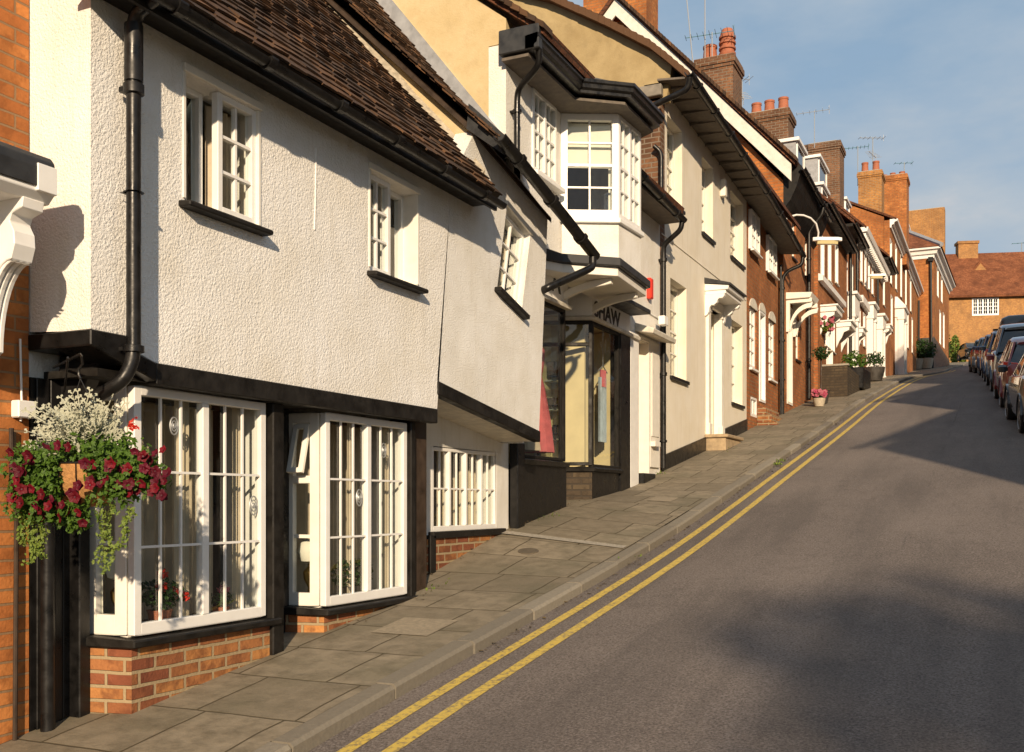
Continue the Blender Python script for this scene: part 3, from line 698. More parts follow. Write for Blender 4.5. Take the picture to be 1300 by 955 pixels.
def bay(par,y0,y1,z0,z1,xf,side_rows,ventlight):
    fs=street(xf); 
    window(fs,par,y0,y1,z0,z1,3,3,lights=2,rec=0,fw=.05,fd=.05,bar=.014,bdepth=.014,name='bay_window',label=None)
    fd_=seg((XW+.0,y0-.03),(xf-.062,y0)); L=fd_.L
    if ventlight:
        w_=MB(); ring(w_,fd_,0,L,z0,z1,.07,-.05,0,wb=.09); hsp=z1-.50
        w_.box(fd_,.07,L-.07,hsp,hsp+.055,-.05,0.001)
        o=w_.build('side_light',M['cream'],par,bevel=.004)
        g=MB(); g.box(fd_,.07,L-.07,z0+.48,z0+.505,-.035,-.012); g.build('glazing_bars',M['cream'],o)
        g=MB(); g.quad(fd_.w(.06,z0+.08,-.03),fd_.w(L-.06,z0+.08,-.03),fd_.w(L-.06,hsp,-.03),fd_.w(.06,hsp,-.03)); g.build('pane',M['glass'],o)
        # open top vent hung at the top
        ft=F(fd_.w(0,z1-.075,.0),fd_.S,(V((0,0,1))*math.cos(.28)-fd_.N*math.sin(.28))); ft.N=ft.S.cross(ft.U)
        v=MB(); ring(v,ft,.075,L-.075,-.36,0,.035,-.03,.0); vo=v.build('vent_light',M['cream'],o,bevel=.003)
        g=MB(); g.quad(ft.w(.1,-.34,-.015),ft.w(L-.1,-.34,-.015),ft.w(L-.1,-.02,-.015),ft.w(.1,-.02,-.015)); g.build('pane',M['glass'],o)
    else:
        w_=MB(); ring(w_,fd_,0,L,z0,z1,.075,-.05,0,wb=.11); o=w_.build('side_light',M['cream'],par,bevel=.004)
        g=MB()
        for k in (1,2): zz=z0+.11+(z1-z0-.185)*k/3; g.box(fd_,.07,L-.07,zz-.012,zz+.012,-.04,-.008)
        g.build('glazing_bars',M['cream'],o)
        g=MB(); g.quad(fd_.w(.07,z0+.1,-.03),fd_.w(L-.07,z0+.1,-.03),fd_.w(L-.07,z1-.07,-.03),fd_.w(.07,z1-.07,-.03)); g.build('pane',M['glass'],o)
    b=MB(); b.box(facing(y1),XW,xf-.061,z0,z1,-.04,.0); b.build('bay_return',M['white'],par)
    b=MB(); b.wbox(XW-.13,xf-.07,y0+.02,y1-.05,z0-.03,z0+.0); b.build('window_board',M['cream'],par)
    # sill and plinth
    b=MB(); b.plan([(XW,y0-.12),(xf+.055,y0-.055),(xf+.055,y1+.10),(XW,y1+.10)],z0-.062,[z0-.001,z0-.02,z0-.02,z0-.001]); b.build('bay_sill',M['blackwood'],par,bevel=.008)
    b=MB(); b.plan([(XW,y0-.09),(xf-.0,y0-.02),(xf-.0,y1+.06),(XW,y1+.06)],-2.2,z0-.063); b.build('plinth',M['brick_old'],par)
    # curtains
    b=MB()
    for a_,e_ in ((y0+.07,y0+.17),(y0+.44,y0+.55),(y0+.66,y0+.76),(y1-.17,y1-.07)): wavy(b,street(xf-.13),a_,e_,z0+.02,z1,0,.010,.04)
    wavy(b,street(XW-.06),y0+.05,y1-.07,z0+.02,z1-.03,0,.02,.09)  # full-width rear curtain added to lighten the interior seen through the panes
    b.build('curtain',M['curtain'],par,smooth=True,fixn=False)
bay(h1,4.19,5.31,-.74,.64,XB,3,False)
bay(h1,5.96,7.06,-.74,.63,XB,3,True)
# bullseye panes
for X_,px,py,r in ((XB-.025,221,541,.05),(XB-.025,322,642,.06),(XB-.025,487,572,.055),(XB-.025,456,632,.06)):
    c=atx(px,py,X_); b=MB()
    for rr,th in ((r,.006),(r*.6,.005),(r*.22,.008)):
        b.tube([c+V((0,rr*.62*math.cos(t),rr*1.0*math.sin(t))) for t in [k*math.pi/10 for k in range(21)]],th*.8,5,cap=False)
    b.build('bullseye_glass',M['steel'],h1,smooth=True)
# timber posts
for (ya,yb,xf_,mt,zt) in ((5.345,5.46,XB+.03,'blackwood',.645),(7.09,7.16,XB+.02,'blackwood',.645),(7.162,7.46,XB-.05,'brownwood',.70)):
    b=MB(); b.wbox(XW,xf_,ya,yb,-2,zt); b.build('timber_post',M[mt],h1,bevel=.008)
b=MB(); b.box(street(XW),5.46,5.92,-2,.66,0,.05); b.build('black_boarding',M['black'],h1)
# roof 1
sl=1.11
tiled('roof',h1,(-3.93,3.58,2.66),(-3.93,8.02,2.66),(-6.35,8.03,2.66+2.42*sl),(-6.35,3.56,2.66+2.42*sl),36,27,seed=4,sag=.03)
b=MB(); b.hexa([V((-3.96,3.6,2.64)),V((-3.96,8.0,2.64)),V((-6.4,8.0,2.64+2.44*sl)),V((-6.4,3.6,2.64+2.44*sl)),V((-3.93,3.6,2.668)),V((-3.93,8.0,2.668)),V((-6.4,8.0,2.668+2.47*sl)),V((-6.4,3.6,2.668+2.47*sl))])
b.hexa([V((-6.3,3.6,5.3)),V((-6.3,8.0,5.3)),V((-9,8.0,2.4)),V((-9,3.6,2.4)),V((-6.3,3.6,5.36)),V((-6.3,8.0,5.36)),V((-9,8.0,2.46)),V((-9,3.6,2.46))])
b.build('roof_boarding',M['brownwood'],h1)
b=MB(); b.wbox(XU,-3.97,3.62,8.0,2.60,2.63); b.build('eave_soffit',M['blackwood'],h1)
b=MB(); b.wbox(-3.985,-3.96,3.62,8.0,2.535,2.64); b.build('eave_fascia',M['blackwood'],h1)
g=gutter(h1,[(-3.895,3.72,2.60),(-3.895,5.2,2.595),(-3.895,6.6,2.59),(-3.895,7.98,2.575)],.043,brackets=.62)
P_=lambda px,py,X: tuple(atx(px,py,X))
y_=3.99
downpipe(h1,[(-3.895,3.96,2.60),(-3.93,3.96,2.585),(-4.10,y_,2.55),(-4.10,y_,.74),(-4.12,3.93,.62),(-4.50,3.86,.44),(-4.57,3.85,.36),(-4.57,3.85,-1.5)],.038,collars=[(2.16,.03),(1.62,.0),(.80,.02)])
b=MB(); b.tube([(-4.10,y_,2.50),(-4.10,y_,2.2)],[.048,.048],12); b.build('pipe_socket',M['black'],h1,smooth=True)

# ================================================================= 2. crooked white cottage
h2=root('crooked_cottage',(XW,8.6,-.6),'small crooked white cottage with sagging jetty and leaning upper window, beside the two bays','cottage')
# tilted window
o_=atx(631,367,XU); e_=atx(662,398,XU); t_=atx(645,261,XU)
S_=(e_-o_); wl=S_.length; S_.normalize(); U_=V((0,-S_.z,S_.y)); hl=(t_-o_).length*.97
ft=F(o_,S_,U_)
tw=[(0,0),(wl,0),(wl,hl),(0,hl)]
hole=[]
for a_,u_ in tw:
    q=ft.w(a_,u_); hole.append((q.y,q.z))
mb=MB(); mb.wall(fu,[(7.37,1.0),(9.44,.71),(9.66,2.95),(8.9,3.14),(8.06,3.30),(7.62,2.75)],[hole],-.2,0); mb.build('wall',M['white_rc2'],h2)
window(ft,h2,0,wl,0,hl,2,3,rec=.06,fw=.045,bar=.018,curtain=('full','curtain'))
b=MB(); b.box(ft,-.05,wl+.06,-.045,0,-.1,.07); b.build('window_sill',M['blackwood'],h2,bevel=.006)
b=MB(); b.box(ft,-.03,wl+.03,hl,hl+.05,-.1,.02); b.build('window_casing',M['cream'],h2,bevel=.003)
b=MB(); b.prism(fu,[(7.37,.885),(9.445,.60),(9.445,.709),(7.37,.998)],-.07,.014); b.build('jetty_beam',M['blackwood'],h2,bevel=.006)
b=MB(); b.prism(fu,[(7.37,.89),(9.44,.61),(9.44,.64),(7.37,.92)],-.5,-.072); b.build('jetty_soffit',M['softwhite'],h2)
mb=MB(); mb.wall(facing(9.46),[(XW,.6),(XU-.2,.6),(XU-.2,2.8),(XW,2.8)],[],-.05,0.); mb.build('jetty_return',M['white_rc2'],h2)
w3=(8.04,9.37,-.27,.50)
mb=MB(); mb.wall(street(XW),[(7.46,-2),(9.64,-2),(9.64,.95),(7.46,.95)],[rect(w3)],-.2,0)
mb.build('ground_floor_wall',M['white_smooth'],h2)
window(street(XW),h2,*w3,2,2,lights=4,rec=.0,fw=.035,bar=.015,bdepth=.016,fd=.05,name='window')
b=MB(); wavy(b,street(XW-.3),8.05,9.4,-.25,.5,0); wavy(b,street(XW-.14),8.1,8.25,-.25,.5,0); wavy(b,street(XW-.2),8.5,8.75,-.25,.5,0); wavy(b,street(XW-.2),8.95,9.25,-.25,.5,0); b.build('curtain',M['curtain'],h2,smooth=True,fixn=False)  # first, full-width sheet is added at the back to brighten the low window
b=MB(); b.box(street(XW),7.98,9.47,-.335,-.272,-.02,.06); b.build('window_sill',M['blackwood'],h2,bevel=.006)
b=MB(); b.box(street(XW),7.9,9.45,-2,-.336,0,.035); b.build('plinth',M['brick_old'],h2)
b=MB(); b.wbox(XW,XW+.06,7.92,8.02,-.72,-.30); b.build('short_post',M['blackwood'],h2,bevel=.006)
b=MB(); b.wbox(XW,XW+.10,9.66,9.84,-.6,.62); b.build('timber_post',M['black'],h2,bevel=.01)
dim_room(h2,-6.2,XW-.21,7.6,9.55,-.4,.62)
# gable above roof 1
mb=MB(); mb.wall(facing(8.05),[(XU-.004,2.6),(XU-.004,3.30),(-5.4,4.46),(-6.6,5.62),(-9,3.2),(-9,2.3)],[],-.2,0); mb.build('gable_wall',M['ochre'],h2)
mb=MB(); mb.wbox(-9.2,-9,8.05,9.6,-2,3.2); mb.build('rear_wall',M['white_rc2'],h2)
A=(-3.93,7.95,3.16);B=(-3.93,10.02,2.70);C=(-6.6,9.52,6.0);D=(-6.6,7.95,5.75)
tiled('roof',h2,A,B,C,D,36,12,seed=9,sag=.02)
b=MB()
def low(p,dz): return V((p[0],p[1],p[2]-dz))
A2=(-4.16,7.98,3.37);B2=(-4.16,9.66,3.02)
b.hexa([low(A2,.16),low(B2,.16),low(C,.20),low(D,.20),low(A2,.11),low(B2,.11),low(C,.15),low(D,.15)])
b.hexa([low(D,.05),low(C,.05),V((-9.3,9.5,3.1)),V((-9.3,7.95,3.1)),low(D,.005),low(C,.005),V((-9.3,9.5,3.15)),V((-9.3,7.95,3.15))]); b.build('roof_boarding',M['brownwood'],h2)
# verge tiles bedded in two courses
random.seed(5); b=MB()
for i in range(38):
    t=i/38; x=-3.93-2.67*t; z=3.16+2.59*t
    for k in range(2):
        dx=.10; y=7.90+random.uniform(-.02,.015)+k*.02; zz=z+.012-k*.03+random.uniform(-.004,.004)
        b.hexa([V((x,y,zz-.004)),V((x,y+.17,zz-.004)),V((x-dx,y+.17,zz+.085)),V((x-dx,y,zz+.085)),V((x,y,zz+.014)),V((x,y+.17,zz+.014)),V((x-dx,y+.17,zz+.103)),V((x-dx,y,zz+.103))])
b.build('verge_tiles',M['tile'],h2,uv=False)
# mortar fillets
b=MB(); n=14; vs=[]
for i in range(n+1):
    x=-4.1-2.5*i/n; z=2.66+(-3.93-x)*sl+.03; r_=random.uniform(.05,.08)
    vs += [V((x,8.05-r_,z-.01)),V((x,8.048,z+r_*.9)),V((x,8.05,z-.04))]
fs=[]
for i in range(n):
    for q in range(3): fs.append((i*3+q,i*3+(q+1)%3,i*3+3+(q+1)%3,i*3+3+q))
b.add(vs,fs); b.build('mortar_fillet',M['mortar'],h2)
b=MB(); b.prism(facing(7.98),[(-3.90,3.02),(-3.86,3.16),(-4.22,3.5),(-4.24,3.28)],.02,-.05); b.build('barge_end',M['lead'],h2)
gutter(h2,[(-3.86,7.84,3.13),(-3.86,8.6,2.96),(-3.86,9.3,2.80),(-3.86,10.12,2.60)],.062,brackets=.5)
dp=[(-3.86,10.06,2.58),(-3.86,10.06,2.46),tuple(atx(741,345,-3.9)),tuple(atx(692,367,-4.15)),tuple(atx(684,372,-4.3))]
downpipe(h2,dp,.04)

# ================================================================= 3. shop
X3=-4.6
h3=root('shop_building',(X3,12,0),'white and ochre rendered shop with oriel bay, black cornice and corner shop windows','shop')
f3=street(X3)
lw=(10.14,10.80,3.60,4.50)
dw=(13.70,14.18,.40,2.28)
mb=MB(); mb.wall(f3,[(9.5,2.75),(13.3,2.75),(13.3,-.3),(14.79,-.3),(14.79,4.3),(12.6,4.3),(12.6,4.72),(9.5,4.72)],[rect(lw),rect(dw),[(10.96,3.3),(12.40,3.3),(12.40,4.45),(10.96,4.45)]],-.2,0)
mb.build('wall',M['shop_rc'],h3)
mb=MB(); mb.wall(facing(9.5),[(X3-.2,-.6),(X3-.2,4.73),(X3-.0,4.73),(X3-.0,4.98),(-6.2,6.25),(-8.2,7.8),(-12,4.9),(-12,-.6)],[],-.2,0); mb.build('gable_wall',M['ochre'],h3)
mb=MB(); mb.wbox(-12.2,-12,9.5,14.7,-.6,4.9); mb.build('rear_wall',M['ochre'],h3)
b=MB(); b.prism(facing(9.42),[(-4.15,4.70),(-4.12,4.78),(-6.2,6.36),(-8.2,7.92),(-12.2,5.0),(-12.2,4.9),(-8.2,7.8),(-6.2,6.27)],0,-3.15)
b.prism(facing(12.58),[(-4.25,4.26),(-4.22,4.34),(-8.2,7.4),(-8.2,7.3)],0,-2.2); b.build('roof',M['tile_tex'],h3)
random.seed(15); b=MB()
for i in range(46):
    t=i/46; x=-4.12-4.0*t; z=4.74+3.1*t
    b.hexa([V((x,9.36+random.uniform(-.015,.01),z)),V((x,9.6,z)),V((x-.11,9.6,z+.07)),V((x-.11,9.37,z+.07)),V((x,9.36,z+.06)),V((x,9.6,z+.06)),V((x-.11,9.6,z+.13)),V((x-.11,9.37,z+.13))])
b.build('verge_tiles',M['tile'],h3,uv=False)
# lead flashing where the crooked roof meets the wall
b=MB(); b.prism(facing(9.5),[(-4.62,3.52),(-4.5,3.62),(-6.6,6.24),(-6.72,6.16)],0,.02); b.build('lead_flashing',M['lead_l'],h3)
# eave box
b=MB(); b.box(facing(9.36),-4.62,-4.17,4.55,4.80,-.1,0); b.build('eave_box',M['lead'],h3,bevel=.01)
# cornice: main eave then round the oriel
def outs(pts):
    r=[]
    for i,p in enumerate(pts):
        ds=[]
        if i>0: d=V((p[0]-pts[i-1][0],p[1]-pts[i-1][1],0)).normalized(); ds.append(V((d.y,-d.x,0)))
        if i<len(pts)-1: d=V((pts[i+1][0]-p[0],pts[i+1][1]-p[1],0)).normalized(); ds.append(V((d.y,-d.x,0)))
        o=sum(ds,V()).normalized(); o=o/max(.4,o.dot(ds[0])); r.append(o)
    return r
cp=[(-4.22,9.36),(-4.22,10.62),(-3.76,11.0),(-3.74,12.02),(-4.4,12.44)]
oo=outs(cp)
mb=MB(); mb.sweep([(-.10,-.08),(0,-.08),(.0,-.05),(.03,-.03),(.035,.01),(.055,.025),(.055,.06),(.03,.065),(-.10,.05)],[((p[0],p[1],4.64),o) for p,o in zip(cp,oo)]); mb.build('cornice',M['black'],h3)
b=MB(); b.plan([(-4.6,9.4),(-4.3,9.4),(-4.3,10.66),(-3.84,11.03),(-3.82,12.0),(-4.42,12.4),(-4.6,12.45)],4.50,4.53); b.build('soffit',M['soffit'],h3)
b=MB(); b.plan([(-4.6,10.2),(-4.35,10.66),(-3.8,11.03),(-3.8,12.0),(-4.42,12.42),(-4.6,12.45)],4.66,[5.05,4.82,4.72,4.72,4.82,5.05]); b.build('bay_roof',M['lead'],h3)
# lean-to eave further on
b=MB(); b.wbox(-4.6,-4.27,12.6,14.78,4.14,4.17); b.build('soffit',M['soffit'],h3)
gutter(h3,[(-4.22,12.45,4.26),(-4.22,14.72,4.16)],.06,brackets=.6)
downpipe(h3,[(-4.22,14.66,4.14),(-4.24,14.66,4.0),(-4.52,14.72,3.82),(-4.53,14.74,3.7),(-4.53,14.74,.5)],.038,collars=[(3.6,.03),(1.9,.03),(.9,.02)])
downpipe(h3,[(-4.2,9.44,4.56),(-4.22,9.48,4.42),(-4.50,9.60,4.28),(-4.53,9.62,4.2),(-4.53,9.62,2.6)],.032,collars=[(4.05,.02),(3.3,.02)])
# left wing window, oriel
window(f3,h3,*lw,2,4,lights=2,rec=-.02,fw=.045,bar=.016,sill=(.06,.10,.07),sillmat='white',curtain=('sides','net'))
bp=[(-4.6,10.95),(-4.0,11.27),(-3.96,11.97),(-4.6,12.42)]
for i in range(3):
    fr=seg(bp[i],bp[i+1]); L=fr.L
    k=dict(cols=2,rows=4,lights=(2 if i==1 else 1),rec=.0,fw=.075 if i!=1 else .05,bar=.02,fd=.07,name='oriel_window')
    window(fr,h3,.004,L-.004,3.29,4.50,curtain=('blind','net') if i!=1 else ('sides','net'),**k)
b=MB(); b.plan([(p[0]+.0,p[1]) for p in [(-4.59,10.90),(-3.97,11.235),(-3.925,11.985),(-4.59,12.47)]],3.23,3.288); b.build('oriel_sill',M['white'],h3,bevel=.008)
b=MB(); b.plan([(-4.59,10.96),(-4.005,11.275),(-3.965,11.965),(-4.59,12.41)],2.74,3.229); b.build('oriel_apron',M['shop_rc'],h3)
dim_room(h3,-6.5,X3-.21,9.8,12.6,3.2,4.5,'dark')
# shop hood
hp=[(-4.6,9.95),(-4.36,10.42),(-3.83,10.86),(-3.9,12.16),(-4.6,12.5)]
b=MB(); b.plan(hp,2.635,[2.80,2.74,2.73,2.73,2.80]); b.build('shop_hood',M['lead'],h3,bevel=.01)
hp2=[(-4.6,10.0),(-4.37,10.47),(-3.88,10.90),(-3.95,12.13),(-4.6,12.44)]
b=MB(); b.plan(hp2,2.535,2.634); b.build('hood_fascia',M['cream'],h3,bevel=.006)
b=MB(); b.plan([(-4.6,12.2),(-4.28,12.3),(-4.28,13.35),(-4.6,13.35)],2.54,[2.66,2.60,2.60,2.66]); b.build('fascia_cornice',M['lead'],h3,bevel=.008)
for (p0,p1) in (((-4.62,11.0),(-3.98,10.98)),((-4.6,11.9),(-3.98,11.86))):
    fr=seg(p0,p1); L=fr.L; up=[(L*t,2.40+.14*(1-(1-t)**2.0)**.8) for t in [k/8 for k in range(9)]]
    lo=[(a_+.03,u_-.13-.0*k) for k,(a_,u_) in enumerate(up)][::-1]
    b=MB(); b.prism(fr,[(0,2.31)]+[(a_,min(2.533,u_)) for a_,u_ in up]+[(L,2.47)]+[(L*t,2.31+.15*(1-(1-t)**2.0)**.8) for t in [k/8 for k in range(7,0,-1)]],-.035,.035)
    b.build('hood_bracket',M['cream'],h3,bevel=.006)
# fascia with lettering
ff=street(-4.56)
b=MB(); b.box(ff,11.85,13.3,2.30,2.74,-.10,0); b.build('fascia_board',M['white'],h3)
fl=seg((-4.585,9.7),(-4.585,11.0)); b=MB(); b.box(street(-4.57),9.7,11.1,2.30,2.74,-.08,0); b.build('fascia_board',M['white'],h3)
cb=seg((-5.2,11.58),(-4.56,11.85)); b=MB(); b.box(cb,0,cb.L,2.30,2.74,-.04,.0); b.build('fascia_board',M['white'],h3)
def lettering(par,txt,fr,s,u,size,mat,squash=1.0,d=.004):
    cu=bpy.data.curves.new('t','FONT'); cu.body=txt; cu.size=size; cu.extrude=.003; cu.offset=size*.02
    to=bpy.data.objects.new('t',cu); COL.objects.link(to); dg=bpy.context.evaluated_depsgraph_get(); me=bpy.data.meshes.new_from_object(to.evaluated_get(dg))
    COL.objects.unlink(to); bpy.data.objects.remove(to)
    mb=MB(); mb.add([fr.w(s+v.co.x*squash,u+v.co.y,d+v.co.z) for v in me.vertices],[tuple(p.vertices) for p in me.polygons])
    return mb.build('lettering',M[mat],par,fixn=False)
lettering(h3,'SHAW',ff,11.93,2.315,.27,'black',1.22)
lettering(h3,'A',street(-4.57),10.62,2.39,.34,'black',1.1)
b=MB()
b.sweep([(-.03,-.05),(.04,-.045),(.05,-.01),(.02,.01),(-.03,.02)],[((p[0],p[1],2.29),o) for p,o in zip([(-5.2,11.6),(-4.56,11.86),(-4.56,13.62)],outs([(-5.2,11.6),(-4.56,11.86),(-4.56,13.62)]))])
b.sweep([(-.03,-.05),(.04,-.045),(.05,-.01),(.02,.01),(-.03,.02)],[((-4.57,9.7,2.29),(1,0,0)),((-4.57,11.12,2.29),(1,0,0))])
b.build('fascia_moulding',M['softwhite'],h3)
# left shop window
def shopwin(fr,a0,a1,z0,z1,transom=None,fw=.05,side=True):
    b=MB(); ring(b,fr,a0,a1,z0,z1,fw,-.06,0)
    if transom: b.box(fr,a0+fw,a1-fw,transom-.022,transom+.022,-.06,.002)
    o=b.build('shop_window',M['blackwood'],h3,bevel=.004)
    g=MB(); g.quad(fr.w(a0+fw,z0+fw,-.03),fr.w(a1-fw,z0+fw,-.03),fr.w(a1-fw,z1-fw,-.03),fr.w(a0+fw,z1-fw,-.03)); g.build('pane',M['glass'],o); return o
fl=street(-4.59)
shopwin(fl,9.86,11.08,.47,2.24,fw=.035)
b=MB(); b.box(street(-4.60),9.84,11.08,-.7,.42,-.08,.02); b.sweep([(-.1,-.06),(.05,-.05),(.06,0),(.02,.015),(-.1,.02)],[((-4.6,9.84,.45),(1,0,0)),((-4.6,11.10,.45),(1,0,0))]); b.build('stall_riser',M['black'],h3)
lf=seg((-4.62,11.08),(-5.4,11.12)); b=MB(); b.box(lf,0,.78,-.7,.44,-.05,0); b.build('stall_riser',M['black'],h3)
shopwin(lf,0,.78,.47,2.24,fw=.035)
# right: canted and front panes
CB=(-5.2,11.58); CF=(-4.56,11.86)
fc=seg(CB,CF); shopwin(fc,0,fc.L,.45,2.24,transom=1.95,fw=.04)
shopwin(street(-4.56),11.88,12.88,.42,2.24,fw=.045)
b=MB(); b.box(fc,0,fc.L,-.5,.41,-.08,-.01); b.build('brick_riser',M['riser'],h3)
b=MB(); b.box(street(-4.57),11.87,12.9,-.5,.37,-.08,0); 
b.build('stall_riser',M['black'],h3)
b=MB(); pp=[CB,(-4.555,11.865),(-4.555,12.92)]; b.sweep([(-.06,-.04),(.03,-.035),(.04,0),(.01,.02),(-.06,.025)],[((p[0],p[1],.41),o) for p,o in zip(pp,outs(pp))]); b.build('window_ledge',M['blackwood'],h3)
b=MB(); b.box(street(-4.6),12.90,13.29,-.4,2.24,-.1,.05); b.build('pilaster',M['black'],h3,bevel=.006)
b=MB(); b.box(street(-4.6),13.31,13.66,-.4,2.33,-.0,.045); b.build('pilaster',M['white'],h3,bevel=.006)
b=MB(); b.plan([(-5.9,11.09),(-4.56,11.09),(-4.56,11.86),(-5.2,11.56),(-5.9,11.56)],gk(11.3)-.4,gk(11.4)+.05); b.build('lobby_floor',M['redtile'],h3)
b=MB(); b.box(facing(11.3),-5.95,-5.9,0,2.3,-.3,.25); b.build('shop_door',M['doorwood'],h3)
b=MB(); b.wbox(-7,-5.2,11.56,11.62,.2,2.3); b.wbox(-7,-5.4,11.04,11.09,.2,2.3); b.build('lobby_wall',M['room'],h3)
dim_room(h3,-6.6,-5.4,9.9,11.04,.44,2.28,'room'); b=MB(); b.wbox(-5.15,-4.62,12.93,12.96,.40,2.26); b.wbox(-5.15,-4.62,11.95,12.93,.38,.40); b.build('display_back',M['room'],h3)
dim_room(h3,-6.2,-4.7,12.0,13.2,.40,2.28,'room',name='interior_lining')
b=MB(); b.wbox(-5.40,-4.66,9.86,9.9,.4,2.28); b.wbox(-5.4,-4.66,9.9,11.05,.40,.44); b.wbox(-5.4,-4.66,9.9,11.05,2.28,2.3); b.wbox(-5.15,-4.66,11.9,12.0,2.28,2.3)
b.wbox(-5.12,-4.68,11.9,12.0,.38,.42); b.wbox(-5.2,-5.15,11.64,12.0,.4,2.28); b.build('display_boards',M['room'],h3)
b=MB(); b.wbox(-5.1,-5.02,12.2,12.3,.42,2.26); b.wbox(-4.92,-4.86,12.03,12.08,.42,2.26); b.build('display_post',M['net'],h3)
# door
fd=f3
b=MB(); b.box(fd,13.72,14.16,.40,2.26,-.16,-.12)
for a_,c_ in ((13.76,13.92),(13.96,14.12)):
    for u0,u1 in ((.55,1.15),(1.28,2.15)): b.box(fd,a_,c_,u0,u1,-.121,-.108)
dr=b.build('door',M['doorwood'],h3,bevel=.004)
k=MB(); k.lathe((X3-.06,13.78,1.22),[(.012,-.03),(.03,-.02),(.034,0),(.03,.02),(.012,.03)],12); k.tube([(X3-.11,13.78,1.22),(X3-.06,13.78,1.22)],.012,8); k.build('door_knob',M['brass'],dr,smooth=True)
b=MB(); ring(b,fd,13.66,14.22,.3,2.34,.05,-.19,.03,wb=.1); b.build('door_frame',M['cream'],h3,bevel=.004)
b=MB(); b.box(fd,14.23,14.68,.5,2.34,0,.03); b.box(fd,14.28,14.62,.95,2.2,.03,.042); b.box(fd,14.24,14.5,.80,.87,.03,.10); b.build('pilaster',M['cream'],h3,bevel=.004)
b=MB(); b.hexa([f3.w(13.62,2.38,0),f3.w(13.62,2.33,.26),f3.w(14.72,2.33,.26),f3.w(14.72,2.38,0),f3.w(13.62,2.50,0),f3.w(13.62,2.40,.28),f3.w(14.72,2.40,.28),f3.w(14.72,2.50,0)]); b.build('door_hood',M['softwhite'],h3,bevel=.01)
b=MB(); b.wbox(X3-.2,X3+.12,13.68,14.2,.1,.40); b.build('door_step',M['black'],h3,bevel=.01)
b=MB(); c=atx(829,365,-4.5); b.wbox(-4.6,-4.53,c.y+.0,c.y+.13,c.z-.15,c.z+.15); b.build('alarm_box',M['red'],h3,bevel=.015)
b=MB(); c=atx(842,408,-4.45); b.wbox(-4.5,-4.40,c.y-.09,c.y+.09,c.z-.06,c.z+.07); b.build('meter_box',M['white'],h3,bevel=.008)
b=MB(); b.tube([(-4.59,12.5,2.95),(-4.59,13.6,2.75),(-4.59,14.7,2.72)],.012,6); b.build('cable',M['white'],h3)
# ================================================================= 4. cream house
h4=root('rendered_house',(X3,17.7,.9),'tall cream roughcast house with black plinth and white scrolled door hood','house')
f4=street(X3)
U=[(15.15,15.97,4.66,5.92),(17.17,17.92,4.62,5.90),(19.22,20.28,4.66,5.88)]
G=[(15.32,16.22,1.96,3.46),(19.32,20.22,1.90,3.46)]
D4=(17.55,18.40,1.16,3.40)
zt=lambda y:6.28-.09*(y-14.8)/1.0*.35
mb=MB(); mb.wall(f4,[(14.8,-.5),(20.58,-.5),(20.58,6.12),(17.5,6.2),(14.8,6.28)],[rect(w) for w in U+G+[D4]],-.25,0); mb.build('wall',M['cream_rc'],h4)
for i,w in enumerate(U+G):
    up=i<3
    window(f4,h4,*w,2,4 if not up else 4,rec=.14,fw=.05,mat='cream',sill=(.03,.05,.07),curtain=('sides','net'))
# plinth
b=MB(); n=12; 
for (ya,yb) in ((14.82,17.5),(18.47,20.57)):
    pts=[(ya+(yb-ya)*i/6, gk(ya+(yb-ya)*i/6)) for i in range(7)]
    b.prism(f4,[(y,z-.5) for y,z in pts]+[(y,z+.235) for y,z in pts[::-1]],0,.022)
b.build('plinth',M['black'],h4)
# door, pilasters, hood, step
b=MB(); b.box(f4,17.57,18.38,1.17,3.38,-.22,-.17)
for a_,c_ in ((17.63,17.94),(18.0,18.31)):
    for u0,u1 in ((1.3,1.95),(2.1,2.75),(2.85,3.25)): b.box(f4,a_,c_,u0,u1,-.172,-.155)
b.build('door',M['cream'],h4,bevel=.005)
b=MB()
for a_,c_ in ((17.44,17.60),(18.36,18.50)): b.box(f4,a_,c_,1.16,3.42,-.1,.05); b.box(f4,a_-.02,c_+.02,1.16,1.36,0,.07); b.box(f4,a_-.02,c_+.02,3.3,3.42,0,.07)
b.box(f4,17.43,18.51,3.40,3.56,-.1,.06); b.build('door_surround',M['cream'],h4,bevel=.004)
b=MB(); fr=street(X3)
b.hexa([fr.w(17.36,3.63,0),fr.w(17.36,3.63,.40),fr.w(18.56,3.63,.40),fr.w(18.56,3.63,0),fr.w(17.36,3.76,0),fr.w(17.36,3.70,.42),fr.w(18.56,3.70,.42),fr.w(18.56,3.76,0)])
b.box(fr,17.38,18.54,3.565,3.629,0,.36); hd=b.build('door_hood',M['white'],h4,bevel=.008)
b=MB(); b.hexa([fr.w(17.33,3.765,.0),fr.w(17.33,3.702,.45),fr.w(18.59,3.702,.45),fr.w(18.59,3.765,0),fr.w(17.33,3.86,0),fr.w(17.33,3.735,.45),fr.w(18.59,3.735,.45),fr.w(18.59,3.86,0)]); b.build('hood_lead',M['lead'],hd)
for ya in (17.36,18.46):
    b=MB(); pr=[(0,3.563),(.34,3.563),(.34,3.53),(.31,3.49),(.25,3.49),(.22,3.46),(.21,3.42),(.16,3.38),(.11,3.38),(.08,3.34),(.07,3.27),(.04,3.22),(0,3.20)]
    console(b,f4,ya,ya+.10,pr); b.build('scroll_bracket',M['white'],hd,bevel=.004)
b=MB(); za=gk(17.6); b.wbox(X3,X3+.36,17.38,18.52,za-.3,1.10); b.wbox(X3,X3+.40,17.34,18.56,1.10,1.16); b.build('door_step',M['sandstone'],h4,bevel=.012)
